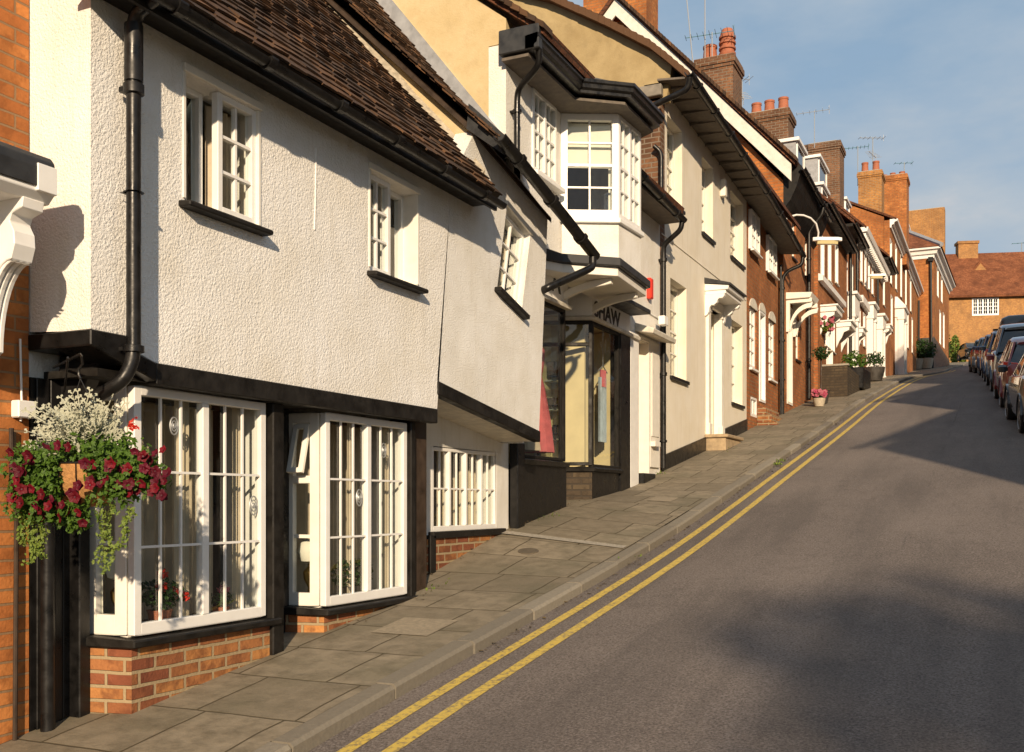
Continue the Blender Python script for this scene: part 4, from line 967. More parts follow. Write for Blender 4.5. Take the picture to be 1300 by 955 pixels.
# cable run on the wall and vent
b=MB(); b.box(f4,14.85,20.5,4.02,4.035,0,.012); b.build('render_joint',M['cream_rc'],h4)
b=MB(); c=f4.pix(482/1,0); b.box(f4,18.42,18.56,5.55,5.86,0,.10); b.build('wall_box',M['cream'],h4,bevel=.01)
# gable
gp=[(-4.62,-.6),(-4.62,6.45)]
vp=[aty(x,y,14.8) for x,y in ((854,80),(829,66),(772,37),(701,5),(672,-2))]
gp=[(-4.61,-.6),(-4.61,6.42)]+[(p.x,p.z) for p in vp[1:]]+[(-9.2,9.1),(-13,6),(-13,-.6)]
mb=MB(); mb.wall(facing(14.8),[(-5.03,-.6),(-5.03,6.02),(-4.5,6.02),(-4.42,6.50)]+[(p.x,p.z) for p in vp[1:]]+[(-9.2,9.1),(-13,6),(-13,-.6)],[],-.2,0); mb.build('gable_wall',M['olive'],h4)
mb=MB(); mb.box(facing(14.79),-5.03,-4.595,-.5,6.018,-.22,0); mb.build('brick_quoin',M['brick_d'],h4)
mb=MB(); mb.wbox(-13.2,-13,14.8,23.9,-.6,6); mb.build('rear_wall',M['cream_rc'],h4)
prof=[(p.x,p.z) for p in vp]
prof=[(-4.12,6.18)]+[(-4.46,6.52)]+prof[1:]+[(-9.2,9.2),(-13.3,6.0)]
mb=MB(); n=len(prof); 
mb.prism(facing(14.70),[(x,z+.02) for x,z in prof]+[(x,z+.10) for x,z in prof[::-1]],0,-9.25); mb.build('roof',M['tile_tex'],h4)
random.seed(21); b=MB()
for i in range(len(prof)-2):
    p,q=prof[i],prof[i+1]; L=math.hypot(q[0]-p[0],q[1]-p[1]); k=max(1,int(L/.11))
    for j in range(k):
        x0=p[0]+(q[0]-p[0])*j/k; z0=p[1]+(q[1]-p[1])*j/k; x1=p[0]+(q[0]-p[0])*(j+1)/k; z1=p[1]+(q[1]-p[1])*(j+1)/k; yy=14.64+random.uniform(-.01,.01)
        b.hexa([V((x0,yy,z0)),V((x0,14.9,z0)),V((x1,14.9,z1)),V((x1,yy,z1)),V((x0,yy,z0+.13)),V((x0,14.9,z0+.13)),V((x1,14.9,z1+.11)),V((x1,yy,z1+.11))])
b.build('verge_tiles',M['tile'],h4,uv=False)
# eave soffit and gutter
def eave(par,pts,xw,mt='soffit'):
    b=MB(); n=len(pts); vs=[]
    for (y,z) in pts: vs += [V((xw,y,z+.05)),V((-4.13,y,z+.0)),V((-4.13,y,z+.03)),V((xw,y,z+.08))]
    fs=[(3,2,1,0),tuple(range(4*n-4,4*n))]
    for i in range(n-1):
        for q in range(4): fs.append((i*4+q,i*4+(q+1)%4,i*4+4+(q+1)%4,i*4+4+q))
    b.add(vs,fs); return b.build('eave_soffit',M[mt],par)
eave(h4,[(14.65,6.20),(16.5,6.14),(18.5,6.08),(20.58,5.98)],-4.6)
gutter(h4,[(-4.08,14.5,6.24),(-4.08,16.5,6.18),(-4.08,18.5,6.10),(-4.08,20.55,5.99)],.065,brackets=.9)
for k in range(12):
    b=MB(); y=14.9+k*.48; z=6.20-.035*(y-14.65); b.box(street(-4.6),y,y+.03,z-.004,z+.04,.02,.44); b.build('soffit_batten',M['soffit'],h4)
downpipe(h4,[(-4.08,14.56,6.18),(-4.12,14.6,6.02),(-4.75,14.62,5.85),(-4.95,14.66,5.72),(-4.98,14.7,5.5),(-4.98,14.7,4.35)],.045,collars=[(5.3,.03)])
b=MB(); b.box(facing(14.7),-5.1,-4.55,6.05,6.22,-.1,0.02); b.build('eave_beam',M['oldgrey'],h4,bevel=.01)
downpipe(h4,[(-4.66,14.68,5.3),(-4.56,14.72,5.2),(-4.56,14.72,4.3)],.034)

# ================================================================= 5. brick house with casements
h5=root('brick_house',(X3,22.2,1.7),'narrow red brown brick house with arched ground floor openings, beside the cream house','house')
zs=lambda y:gk(y)
ups=[(20.75,21.55,5.12,5.92),(22.45,23.35,5.02,5.80)]
gr=[(20.85,21.5,2.74,4.0),(21.75,22.35,2.12,4.06),(22.75,23.45,2.72,4.05)]
bs=[(20.95,21.55,1.75,2.15)]
mb=MB(); mb.wall(f4,[(20.6,0),(23.98,0),(23.98,5.85),(20.6,6.0)],[rect(w) for w in ups+gr+bs],-.25,0); mb.build('wall',M['brick_r'],h5)
for w in ups: window(f4,h5,*w,2,3,lights=2,rec=-.07,fw=.05,fd=.2,sill=(.04,.12,.05),sillmat='white',curtain=('sides','net'))
for w in (gr[0],gr[2]): window(f4,h5,*w,2,4,rec=.03,fw=.06,fd=.1,sill=(.03,.06,.06),sillmat='white',curtain=('net','net'))
window(f4,h5,*bs[0],2,1,rec=.0,fw=.05)
b=MB(); w=gr[1]; b.box(f4,w[0]+.06,w[1]-.06,w[2],w[3]-.35,-.1,-.05); b.build('door',M['white'],h5,bevel=.006)
b=MB(); ring(b,f4,w[0],w[1],w[2],w[3],.06,-.12,.02); b.build('door_frame',M['white'],h5,bevel=.004)
b=MB()
for w in gr:
    c=(w[0]+w[1])/2; r=(w[1]-w[0])/2+.03
    b.prism(f4,[(c+r*math.cos(t),w[3]-.02+.2*math.sin(t)) for t in [k*math.pi/10 for k in range(11)]],.0,.02)
b.build('arch_head',M['softwhite'],h5)
b=MB()
for k in range(3): z=gk(22)+.0; b.wbox(X3,X3+.42-.12*k,21.55+.004*k,23.0-.004*k,z-(.5 if k==0 else 0)-.019+.16*(k-1)+(0.16 if k==0 else 0)-(0.16 if k==0 else 0),z-.02+.16*k)
b.build('brick_steps',M['brick_old'],h5,bevel=.01)
eave(h5,[(20.58,5.98),(22,5.86),(24.0,5.66)],-4.6)
gutter(h5,[(-4.08,20.56,5.99),(-4.08,22,5.86),(-4.08,24.1,5.64)],.065,brackets=.9)
downpipe(h5,[(-4.08,24.0,5.60),(-4.1,24.0,5.42),(-4.40,23.94,5.30),(-4.52,23.92,5.15),(-4.52,23.92,2.0)],.042,collars=[(4.9,.03),(3.7,.03),(2.8,.02)])
downpipe(h5,[(-4.52,23.72,5.4),(-4.52,23.72,2.0)],.03)
chimney(h5,-9.14,25.9,1.75,1.0,9,14.6,'brick_o')

# ================================================================= 6. big gabled brick house
h6=root('gabled_house',(X3,26,2.3),'tall brick house whose gable with a long white bargeboard rises over the cream house','house')
apx=(-8.53,12.2)
mb=MB(); mb.wall(facing(24.0),[(-4.52,1),(-4.52,7.4),apx,(-12.8,7.5),(-12.8,1)],[],-.25,0); mb.build('gable_wall',M['brick_o'],h6)
mb=MB(); mb.wbox(-12.9,-12.7,24,29,1,7.6); mb.build('rear_wall',M['brick_o'],h6)
bb=MB()
def strip(p,q,w,y0,y1,mb):   # board below line p-q
    mb.prism(facing(y0),[p,q,(q[0],q[1]-w),(p[0],p[1]-w)],0,-(y1-y0))
e6=(-4.30,7.70)
strip(e6,(apx[0],apx[1]+.14),.40,23.78,23.83,bb); strip((apx[0],apx[1]+.14),(-12.9,7.45),.40,23.78,23.83,bb)
bb.build('bargeboard',M['greywood'],h6)
mb=MB(); mb.prism(facing(23.72),[(-4.22,7.66),(-4.16,7.76),(apx[0],apx[1]+.30),(-13.1,7.4),(-13.0,7.3),(apx[0],apx[1]+.16)],0,-5.0); mb.build('roof',M['tile_tex'],h6)
random.seed(31); b=MB()
for i in range(60):
    t=i/60; x=-4.16-4.37*t; z=7.74+4.70*t
    b.hexa([V((x,23.64,z-.03)),V((x,23.9,z-.03)),V((x-.08,23.9,z+.05)),V((x-.08,23.64,z+.05)),V((x,23.64,z+.07)),V((x,23.9,z+.07)),V((x-.08,23.9,z+.14)),V((x-.08,23.64,z+.14))])
b.build('verge_tiles',M['tile'],h6,uv=False)
X6=-4.52
f6=street(X6)
mb=MB(); w6=[(25.6,26.1,3.5,4.5),(25.1,25.6,5.9,6.9),(26.9,27.4,5.8,6.8)]; d6=(24.45,25.1,2.35,4.6)
mb.wall(f6,[(24.26,1),(28.3,1),(28.3,7.3),(24.26,7.45)],[rect(w) for w in w6+[d6]],-.25,0); mb.build('wall',M['brick_r'],h6)
for w in w6: window(f6,h6,*w,1,3,rec=.04,fw=.05,fd=.1,mat='cream',sill=(.04,.05,.06))
b=MB(); b.box(f6,24.5,25.05,2.35,4.2,-.12,-.08); b.build('door',M['blackwood'],h6); b=MB(); ring(b,f6,24.44,25.11,2.3,4.62,.06,-.14,.02); b.build('door_frame',M['cream'],h6)
# dark plastered coved eave
b=MB(); cv=[(X6,6.75),(-4.36,6.95),(-4.22,7.25),(-4.12,7.6),(-4.12,7.72),(X6,7.75)]
b.prism(facing(24.02),cv,0,-4.2); b.build('coved_eave',M['blackwood'],h6)
gutter(h6,[(-4.06,23.9,7.62),(-4.06,28.3,7.50)],.065,brackets=1)
downpipe(h6,[(-4.06,26.9,7.5),(-4.10,26.9,7.3),(-4.42,26.9,6.9),(-4.42,26.9,2.6)],.05,collars=[(6.2,.03),(4.8,.03),(3.6,.03)])
# bracketed hood
b=MB(); za=4.72
b.hexa([f6.w(24.3,za,0),f6.w(24.3,za,.55),f6.w(25.3,za,.55),f6.w(25.3,za,0),f6.w(24.3,za+.16,0),f6.w(24.3,za+.12,.60),f6.w(25.3,za+.12,.60),f6.w(25.3,za+.2,0)]); hd=b.build('door_hood',M['cream'],h6,bevel=.01)
for ya in (24.36,25.16):
    b=MB(); b.box(f6,ya,ya+.08,za-.75,za-.0,0,.08); b.box(f6,ya,ya+.08,za-.09,za-.0,.08,.58)
    arc=[(.08+.46*(1-math.cos(t)),za-.68+.56*math.sin(t)) for t in [k*math.pi/16 for k in range(9)]]
    arc2=[(.08+.46*(1-math.cos(t))+.03,za-.74+.52*math.sin(t)) for t in [k*math.pi/16 for k in range(8,-1,-1)]]
    console(b,f6,ya+.001,ya+.079,arc+[(.60,za-.1)]+arc2); b.build('hood_bracket',M['cream'],hd)
chimney(h6,-6.75,26.9,1.0,1.0,8.6,11.62,'brick_d',[(-6.98,26.9,.20,.50,'p'),(-6.52,26.9,.20,.86,'tall')])
chimney(h6,-6.12,30.4,1.25,.9,8.0,11.32,'brick_d',[(-6.5,30.4,.16,.42,'p'),(-6.12,30.4,.16,.44,'p'),(-5.72,30.4,.16,.46,'p')])

# ================================================================= far terrace houses
def tall_window(par,X,px,y0,y1,wd,rows=4,cols=2,frame='white',prot=.05,hw=None):
    a=(px-CX)/FPX; r=ray(px,0); t=X/r.x; Y=r.y*t; zt_=(HY-y0)*t/FPX; zb=(HY-y1)*t/FPX
    return (Y-wd/2,Y+wd/2,zb,zt_)
def townhouse(name,label,X,Y0,Y1,eavez,wallmat,wins,roofmat='tile_tex',pitch=1.0,depth=8,cornice='gutter',door=None,hood=None,dormers=(),chim=(),extra=None,group=None,rh=None,parapet=0):
    zb=gk((Y0+Y1)/2); zlow=min(gk(Y0),gk(Y1))-1
    h=root(name,(X,(Y0+Y1)/2,zb),label,'house',group); f=street(X)
    holes=[rect(w) for w in wins]
    if door: holes.append(rect(door[:4]))
    mb=MB(); mb.wall(f,[(Y0,zlow),(Y1-.02,zlow),(Y1-.02,eavez),(Y0,eavez)],holes,-.25,0)
    half=depth/2; rz=rh or half*pitch
    for y in (Y0,Y1-.27): mb.prism(facing(y),[(X-.26,zlow),(X-.26,eavez+(0.2)*pitch),(X-half,eavez+rz-.1),(X-depth,eavez),(X-depth,zlow)],0,-.25)
    mb.wbox(X-depth-.2,X-depth,Y0,Y1-.02,zlow,eavez); mb.build('wall',M[wallmat],h)
    for w in wins: window(f,h,*w,2,4,rec=.06,fw=.06,fd=.06,lining=.01,bar=.022,sill=(.04,.05,.05),sillmat='softwhite',curtain=('net','net'))
    if door:
        b=MB(); b.box(f,door[0]+.06,door[1]-.06,door[2],door[3]-.06,-.15,-.09); b.build('door',M[door[4]],h)
        b=MB(); ring(b,f,door[0]-.001,door[1]+.001,door[2],door[3],.07,-.16,.04); b.build('door_frame',M['white'],h)
    mb=MB(); ov=.28
    mb.prism(facing(Y0),[(X+ov,eavez-.02),(X+ov,eavez+.08),(X-half,eavez+rz+.12),(X-depth-ov,eavez-.02+.1),(X-depth-ov,eavez-.02),(X-half,eavez+rz)],0,-(Y1-Y0-.02))
    rf=mb.build('roof',M[roofmat],h)
    if cornice=='gutter':
        b=MB(); b.box(f,Y0,Y1-.02,eavez-.12,eavez-.03,0,ov-.02); b.build('eave_soffit',M['blackwood'],h)
        gutter(h,[(X+ov+.05,Y0,eavez),(X+ov+.05,Y1-.03,eavez-.04)],.07,brackets=0)
    elif cornice=='white':
        b=MB(); b.sweep([(0,-.34),(.06,-.34),(.08,-.22),(.16,-.2),(.2,-.1),(.32,-.06),(.34,.03),(0,.03)],[((X,Y0,eavez),(1,0,0)),((X,Y1-.02,eavez),(1,0,0))]); c=b.build('cornice',M['white'],h)
    elif cornice=='dentil':
        b=MB(); b.sweep([(0,-.42),(.06,-.42),(.08,-.12),(.30,-.10),(.34,.05),(0,.05)],[((X,Y0,eavez),(1,0,0)),((X,Y1-.02,eavez),(1,0,0))]); c=b.build('cornice',M['white'],h)
        y=Y0+.1
        while y<Y1-.2: b=MB(); b.box(f,y,y+.14,eavez-.34,eavez-.125,.075,.25); b.build('modillion',M['white'],c); y+=.32
    for (yd,wd,hd_,xd,dm) in dormers:
        zf=eavez+ (X+ov-xd)*rz/half
        b=MB(); b.wbox(xd-1.6,xd,yd,yd+wd,zf-.1,zf+hd_); dd=b.build('dormer',M[dm],h)
        b=MB(); b.wbox(xd-1.7,xd+.10,yd-.08,yd+wd+.08,zf+hd_,zf+hd_+.09); b.build('dormer_roof',M['white'],dd)
        b=MB(); ring(b,street(xd),yd+.06,yd+wd-.06,zf+.02,zf+hd_,.07,0.0,.04); b.build('window_frame',M['white'],dd)
        b=MB(); b.box(street(xd),yd+.1,yd+wd-.1,zf+.06,zf+hd_-.05,.0,.01); b.build('pane',M['glass_d'],dd)
    for c in chim: chimney(h,*c)
    if extra: extra(h,f)
    return h
def portico(h,f,y0,y1,z0,z1,d,top=.45,roof=None):
    for y in (y0,y1-.28):
        b=MB(); b.box(f,y+.03,y+.25,z0,z1-top,0,d-.05); b.box(f,y,y+.28,z0+.35,z1-top-.12,max(.0,d-.26),d); b.box(f,y-.03,y+.31,z0,z0+.35,max(0,d-.29),d+.03); b.box(f,y-.03,y+.31,z1-top-.12,z1-top,max(0,d-.29),d+.03)
        b.build('porch_column',M['white'],h,bevel=.01)
    b=MB(); b.box(f,y0-.02,y1+.02,z1-top+.001,z1-.1,0,d+.02); b.box(f,y0-.10,y1+.10,z1-.1,z1,0,d+.10)
    if roof: b.hexa([f.w(y0-.1,z1,0),f.w(y0-.1,z1,d+.1),f.w(y1+.1,z1,d+.1),f.w(y1+.1,z1,0),f.w(y0+.1,z1+roof,0),f.w(y0+.2,z1+roof,max(.1,d-.3)),f.w(y1-.2,z1+roof,max(.1,d-.3)),f.w(y1-.1,z1+roof,0)])
    b.build('porch_entablature',M['white'],h,bevel=.01)
def smallhood(h,f,y0,y1,z,d):
    b=MB(); b.box(f,y0,y1,z,z+.14,0,d); b.box(f,y0-.04,y1+.04,z+.14,z+.19,0,d+.05); hh=b.build('door_hood',M['white'],h,bevel=.008)
    for y in (y0+.04,y1-.14):
        b=MB(); console(b,f,y,y+.1,[(0,z),(d*.9,z),(d*.85,z-.1),(d*.5,z-.16),(d*.35,z-.32),(.08,z-.42),(0,z-.6)]); b.build('scroll_bracket',M['white'],hh)
TW=lambda X,px,y0,y1,w: tall_window(None,X,px,y0,y1,w)
# 7
X7=-4.42
def ex7(h,f):
    smallhood(h,f,28.7,29.9,5.15,.42); smallhood(h,f,31.7,32.9,5.2,.42)
    b=MB(); b.hexa([f.w(28.4,5.95,.0),f.w(28.4,5.95,.12),f.w(33.0,6.0,.12),f.w(33.0,6.0,0),f.w(28.4,6.14,0),f.w(28.4,6.1,.12),f.w(33.0,6.15,.12),f.w(33.0,6.2,0)]); b.build('shopfront_fascia',M['white'],h)
    downpipe(h,[(-4.3,34.0,8.1),(-4.3,34.0,3.6)],.05)
townhouse('terrace_house','terrace house with three tall white upper windows and white fascia, behind the flower basket',X7,28.3,34.1,8.0,'brick_r',
  [TW(X7,1044,300,351,.62),TW(X7,1053,305,357,.62),TW(X7,1062,310,360,.62),TW(X7,1050,398,440,.8),TW(X7,1057,395,446,.8)],dormers=((28.9,1.3,1.0,-5.1,'lead_l'),(32.6,1.2,.9,-5.0,'lead_l')),
  chim=((-5.75,38.4,1.2,1.1,9.0,12.85,'brick_d'),),door=(29.8,30.8,3.1,5.5,'doorwood'),extra=ex7)
# 8
def ex8(h,f):
    portico(h,f,34.4,35.6,3.5,6.75,.27,top=.7)
    smallhood(h,f,36.2,37.1,5.7,.33)
    downpipe(h,[(-4.35,36.1,8.8),(-4.35,36.1,4)],.05)
townhouse('terrace_house','narrow terrace house with square white pillared porch beside the black planter',-4.5,34.1,37.6,8.9,'brick_r',
  [TW(-4.5,1074,330,372,.7),TW(-4.5,1081,335,377,.7),TW(-4.5,1083,400,440,.6)],dormers=((34.6,1.8,1.2,-5.4,'lead_l'),),door=(34.6,35.4,3.8,6.0,'blackwood'),extra=ex8)
# 9
def ex9(h,f):
    portico(h,f,40.0,41.2,4.3,7.4,.24,top=.5)
    portico(h,f,42.6,43.8,4.7,7.4,.32,top=.5)
    b=MB(); b.box(f,37.7,39.8,7.0,7.25,0,.16); b.build('fascia_band',M['white'],h)
    downpipe(h,[(-4.4,43.0,9.0),(-4.4,43.0,5)],.05)
X9=-4.5
townhouse('terrace_house','terrace house with row of white upper windows under a deep white bracketed cornice',X9,37.6,45.6,9.55,'brick_r',
  [TW(X9,p,y,y+48,.62) for p,y in ((1088.5,305),(1093.5,310),(1098.5,316),(1103,320),(1107.5,326))]+[TW(X9,p,y,y+42,.62) for p,y in ((1091,392),(1097,398),(1110,405))],cornice='dentil',
  dormers=((39.5,1.3,1.1,-5.6,'brick_r'),(42.5,1.3,1.1,-5.6,'white')),chim=((-5.56,51.5,1.05,1.3,11,15.6,'brick_g',[(-5.85,51.5,.17,.6,'p'),(-5.35,51.5,.17,.6,'p')]),),door=(40.3,41.1,4.6,6.8,'blackwood'),extra=ex9)
# 10
def ex10(h,f):
    smallhood(h,f,45.75,46.9,7.3,.3)
townhouse('terrace_house','slim terrace house with the grey white classical doorcase',-4.5,45.6,49.0,10.3,'brick_r',
  [TW(-4.5,1114,335,378,.7),TW(-4.5,1122,342,388,.7)],cornice='gutter',door=(46.05,46.6,5.2,7.1,'white'),extra=ex10)
# 11
def ex11(h,f):
    portico(h,f,51.4,53.2,5.9,9.2,.40,top=.5,roof=.5)
    downpipe(h,[(-4.4,65.6,12),(-4.4,65.6,7.6)],.06)
X11=-4.5
townhouse('terrace_house','long brick terrace house with white cornice and tall white porch under a pyramid roof',X11,49.0,66.6,12.7,'brick_o',
  [TW(X11,p,y,y+56,.85) for p,y in ((1131,305),(1137.5,312),(1144,322),(1150,332),(1156,340))]+[TW(X11,p,y,y+44,.8) for p,y in ((1132,376),(1152.5,398),(1158,404))],cornice='white',
  dormers=(),chim=((-5.0,56,1.45,1.4,12,16.6,'brick_o',[(-5.4,56,.15,.25,'p'),(-5.0,56,.15,.3,'p'),(-4.55,56,.16,.3,'p')]),),door=(51.8,53.0,6.1,8.5,'blackwood'),extra=ex11,pitch=.85,rh=2.1)

# ================================================================= end house
hE=root('corner_house',(-4.1,71,8.4),'orange brick corner house with white cornice, hip roof and dark base, ending the row','house')
zE=gk(67)-.6; eE=15.2
A_=(-8.5,66.7); B_=(-3.66,66.7); C_=(-3.30,79.0); D_=(-8.5,79.0)
fs_=[seg(A_,B_),seg(B_,C_),seg(C_,D_),seg(D_,A_)]
wE=[]; 
for px,y0,y1 in ((1190.5,335,377),(1195.5,340,384),(1193.5,395,437),(1198,398,442)):
    s,u=fs_[1].pix(px,y1); s2,u2=fs_[1].pix(px,y0); wE.append((s-.55,s+.55,u,u2))
for i,fr in enumerate(fs_):
    mb=MB(); mb.wall(fr,[(0,zE),(fr.L,zE),(fr.L,eE),(0,eE)],[rect(w) for w in wE] if i==1 else [],-.25,0); mb.build('wall',M['brick_o'],hE)
for w in wE: window(fs_[1],hE,*w,2,4,rec=.06,fw=.08,fd=.06,lining=.012,bar=.03,curtain=('net','net'))
b=MB(); b.box(fs_[0],0,fs_[0].L+.03,zE,gk(66)+1.95,0,.03); b.box(fs_[1],0,fs_[1].L,zE,gk(70)+1.5,0,.03); b.build('painted_base',M['lead'],hE)
b=MB(); cp=[A_,B_,C_]; prof=[(0,-.5),(.05,-.5),(.08,-.3),(.2,-.27),(.26,-.1),(.42,-.03),(.44,.08),(0,.08)]
b.sweep(prof,[((p[0],p[1],eE),o) for p,o in zip(cp,outs(cp))]); b.build('cornice',M['white'],hE)
b=MB(); ov=.5; e=[V((A_[0],A_[1]-ov,eE+.1)),V((B_[0]+ov,B_[1]-ov,eE+.1)),V((C_[0]+ov,C_[1],eE+.1)),V((D_[0],D_[1],eE+.1))]
r=[V((-8.5,70.2,eE+2.6)),V((-6.4,70.2,eE+2.6)),V((-6.4,79,eE+2.6)),V((-8.5,79,eE+2.6))]
b.hexa(e+r); b.build('roof',M['tile_red'],hE)
b=MB(); b.tube([e[1]+V((0,0,.05)),r[1]+V((0,0,.05))],.14,6); b.build('hip_flashing',M['lead_l'],hE)
b=MB(); b.wbox(-6.8,-5.3,69.0,70.6,eE+.4,eE+2.2); dm=b.build('dormer',M['lead_l'],hE); b=MB(); b.wbox(-6.9,-5.2,68.9,70.7,eE+2.2,eE+2.32); b.build('dormer_roof',M['white'],dm)
b=MB(); ring(b,street(-5.3),69.05,70.55,eE+.6,eE+2.19,.15,0,.06); b.build('window_frame',M['white'],dm)
b=MB(); b.tube([tuple(aty(1181.5,330,66.6)),tuple(aty(1182.5,465,66.6))],.08,8); c=aty(1181.5,330,66.55); b.wbox(c.x-.14,c.x+.14,c.y-.14,c.y+.1,c.z-.1,c.z+.15); b.build('downpipe',M['black'],hE,smooth=True)
chimney(hE,-4.6,75.5,2.4,1.0,eE+.5,19.9,'brick_g',corb=False)
# ================================================================= far building closing the street
hF=root('long_brick_building',(3,106,13),'long brick building with red tiled roof and white lattice window closing the street','building')
fF=seg((-12,100.8),(24,112.0)); L=fF.L
s1,u1=fF.pix(1234,401); s2,u2=fF.pix(1268,378); se,ue=fF.pix(1250,376.5)
mb=MB(); mb.wall(fF,[(0,11),(L,11),(L,ue),(0,ue)],[rect((s1,s2,u1,u2))],-.3,0); mb.build('wall',M['brick_g'],hF)
window(fF,hF,s1,s2,u1,u2,2,4,lights=5,rec=-.02,fw=.12,bar=.035,fd=.1)
mb=MB(); q=[fF.w(-.5,ue-.1,.45),fF.w(L+.5,ue-.1,.45)]; rg=fF.pix(1250,324,-4.6)[1]
mb.hexa([fF.w(-.5,ue-.12,.45),fF.w(L+.5,ue-.12,.45),fF.w(L+.5,rg,-4.6),fF.w(-.5,rg,-4.6),fF.w(-.5,ue+.06,.48),fF.w(L+.5,ue+.06,.48),fF.w(L+.5,rg+.2,-4.6),fF.w(-.5,rg+.2,-4.6)])
mb.hexa([fF.w(-.5,ue-.12,-9.6),fF.w(L+.5,ue-.12,-9.6),fF.w(L+.5,rg,-4.61),fF.w(-.5,rg,-4.61),fF.w(-.5,ue,-9.6),fF.w(L+.5,ue,-9.6),fF.w(L+.5,rg+.2,-4.61),fF.w(-.5,rg+.2,-4.61)])
rf=mb.build('roof',M['tile_red'],hF)
mb=MB(); mb.box(fF,0,.3,11,ue,-9.2,-.3); mb.box(fF,L-.3,L,11,ue,-9.2,-.3); mb.box(fF,0,L,11,ue,-9.4,-9.2); mb.build('rear_wall',M['brick_g'],hF)
s,u=fF.pix(1230,306,-4); mb=MB(); mb.box(fF,s-.95,s+.85,u-3,u-.25,-5.0,-4.0); mb.box(fF,s-1.05,s+.95,u-.25,u,-5.1,-3.9); mb.build('chimney',M['brick_g'],hF)
s,u=fF.pix(1242,338,-3.2); mb=MB(); mb.prism(fF,[(s-1.0,u-.8),(s+1.0,u-.8),(s,u+.4)],-4.5,-2.6); dm=mb.build('gablet',M['tile_red'],hF)
mb=MB(); mb.prism(fF,[(s-.7,u-.75),(s+.7,u-.75),(s,u+.12)],-2.599,-2.5); mb.build('gablet_front',M['brick_g'],dm)

# ================================================================= right hand side of the street (out of frame, throws the shade)
def rhouse(y0,y1,x,eh,rh,mat,label,depth=7):
    zb=gk((y0+y1)/2); zl=gk(y0)-1; e=zb+eh
    h=root('house_opposite',(x,(y0+y1)/2,zb),label,'house','houses on the side of the street opposite the terrace')
    fr=F((x,y1,0),(0,-1,0)); L=y1-y0
    ws=[]; n=max(1,int(L/2.4))
    for k in range(n):
        c=L*(k+.5)/n
        ws.append((c-.45,c+.45,zb+.9+(.0),zb+2.2))
        if eh>4: ws.append((c-.45,c+.45,zb+3.2,min(e-.2,zb+4.4)))
    mb=MB(); mb.wall(fr,[(0,zl),(L,zl),(L,e),(0,e)],[rect(w) for w in ws],-.25,0)
    for yy in (y0,y1-.25): mb.prism(facing(yy),[(x+.26,zl),(x+.26,e),(x+depth/2,e+rh),(x+depth,e),(x+depth,zl)],0,-.25)
    mb.wbox(x+depth,x+depth+.2,y0,y1,zl,e); mb.build('wall',M[mat],h)
    for w in ws: window(fr,h,*w,2,4,rec=.05,fw=.06)
    mb=MB(); mb.prism(facing(y0-.1),[(x-.3,e-.05),(x+depth/2,e+rh),(x+depth+.3,e-.05),(x+depth+.3,e+.05),(x+depth/2,e+rh+.14),(x-.3,e+.07)],0,-(L+.2)); mb.build('roof',M['tile_red'],h)
    chimney(h,x+depth/2,y1-.8,1.1,.8,e+.5,e+rh+1.3,'brick_d',[(x+depth/2-.25,y1-.8,.14,.4,'p'),(x+depth/2+.25,y1-.8,.14,.4,'p')])
    return h
RH=[(6.0,14.0,4.1,6.0,2.4,'ochre','ochre rendered house facing the shop, outside the picture on the right'),
    (14.0,23,4.1,6.8,2.6,'brick_r','red brown brick house facing the cream house, outside the picture on the right'),
    (23.0,34,4.1,7.6,2.6,'cream_rc','cream rendered house further up, behind the parked cars on the right'),
    (34.2,46,3.8,8.8,2.8,'brick_o','orange brick house behind the far parked cars on the right'),
    (46.2,60,3.8,9.0,2.8,'brick_r','brown brick house at the top right of the hill')]
for r_ in RH: rhouse(r_[0],r_[1],r_[2],r_[3],r_[4],r_[5],r_[6])
# ================================================================= aerials and street lamps
def aerial(px,ytop,ybot,t,label,boom=(.9,.3),els=7,mat='steel',lean=0,boomz=None,two=False,r=.016):
    P0=att(px+lean,ybot,t); P1=att(px,ytop,t)
    rt=root('tv_aerial',P0,label,'aerial','television aerials on the chimneys')
    P1=P0+V((P1.x-P0.x,P1.y-P0.y,P1.z-P0.z))
    b=MB(); b.tube([P0,P1],r,6); b.build('mast',M['steel'],rt,smooth=True)
    for q in range(2 if two else 1):
        b=MB(); zz=P1.z-.05-q*(P1.z-P0.z)*.45 if boomz is None else P0.z+(P1.z-P0.z)*boomz
        ang=boom[1]+q*.9; d=V((math.cos(ang),math.sin(ang),.02)); c=V((P1.x+(P0.x-P1.x)*(.0 if q==0 else .45),P1.y,zz)); L=boom[0]
        b.tube([c-d*L*.55,c+d*L*.45],r*.7,5); sd=V((-d.y,d.x,0))
        for k in range(els):
            e=c-d*L*.55+d*L*k/(els-1); w=.17+.02*k; b.tube([e-sd*w,e+sd*w],r*.45,4)
        b.tube([c+d*L*.45-V((0,0,.16))+sd*.0,c+d*L*.45+V((0,0,.16))],r*.5,4); b.build('antenna',M[mat],rt,smooth=True)
    return rt
aerial(895,-40,98,27,'tall white aerial mast running off the top of the picture beside the two pot chimney',(1.4,.5))
aerial(868,-40,125,26.5,'slanting aerial pole furthest left on the skyline',(1.2,.2),lean=16)
aerial(904,41,80,26.8,'blue green aerial with long horizontal boom above the two pot chimney',(1.25,.15),9,'teal')
aerial(942,98,148,29,'aerial mast with two small booms between the first two chimneys',(.5,.7),5,two=True)
aerial(1034,140,188,36,'thin aerial on its own against the sky above the potless chimney',(1.1,.1),6)
aerial(1108,174,222,50,'tallest of the far aerials, white mast over the twin red pots',(1.2,.5),6,two=True,r=.025)
aerial(1089,186,236,50,'far aerial with dotted teal boom left of the twin red pots',(1.1,.2),7,'teal',r=.025)
aerial(1148,206,230,54,'small aerial at the right end of the broad far chimney',(.9,.4),4,'teal',r=.025)
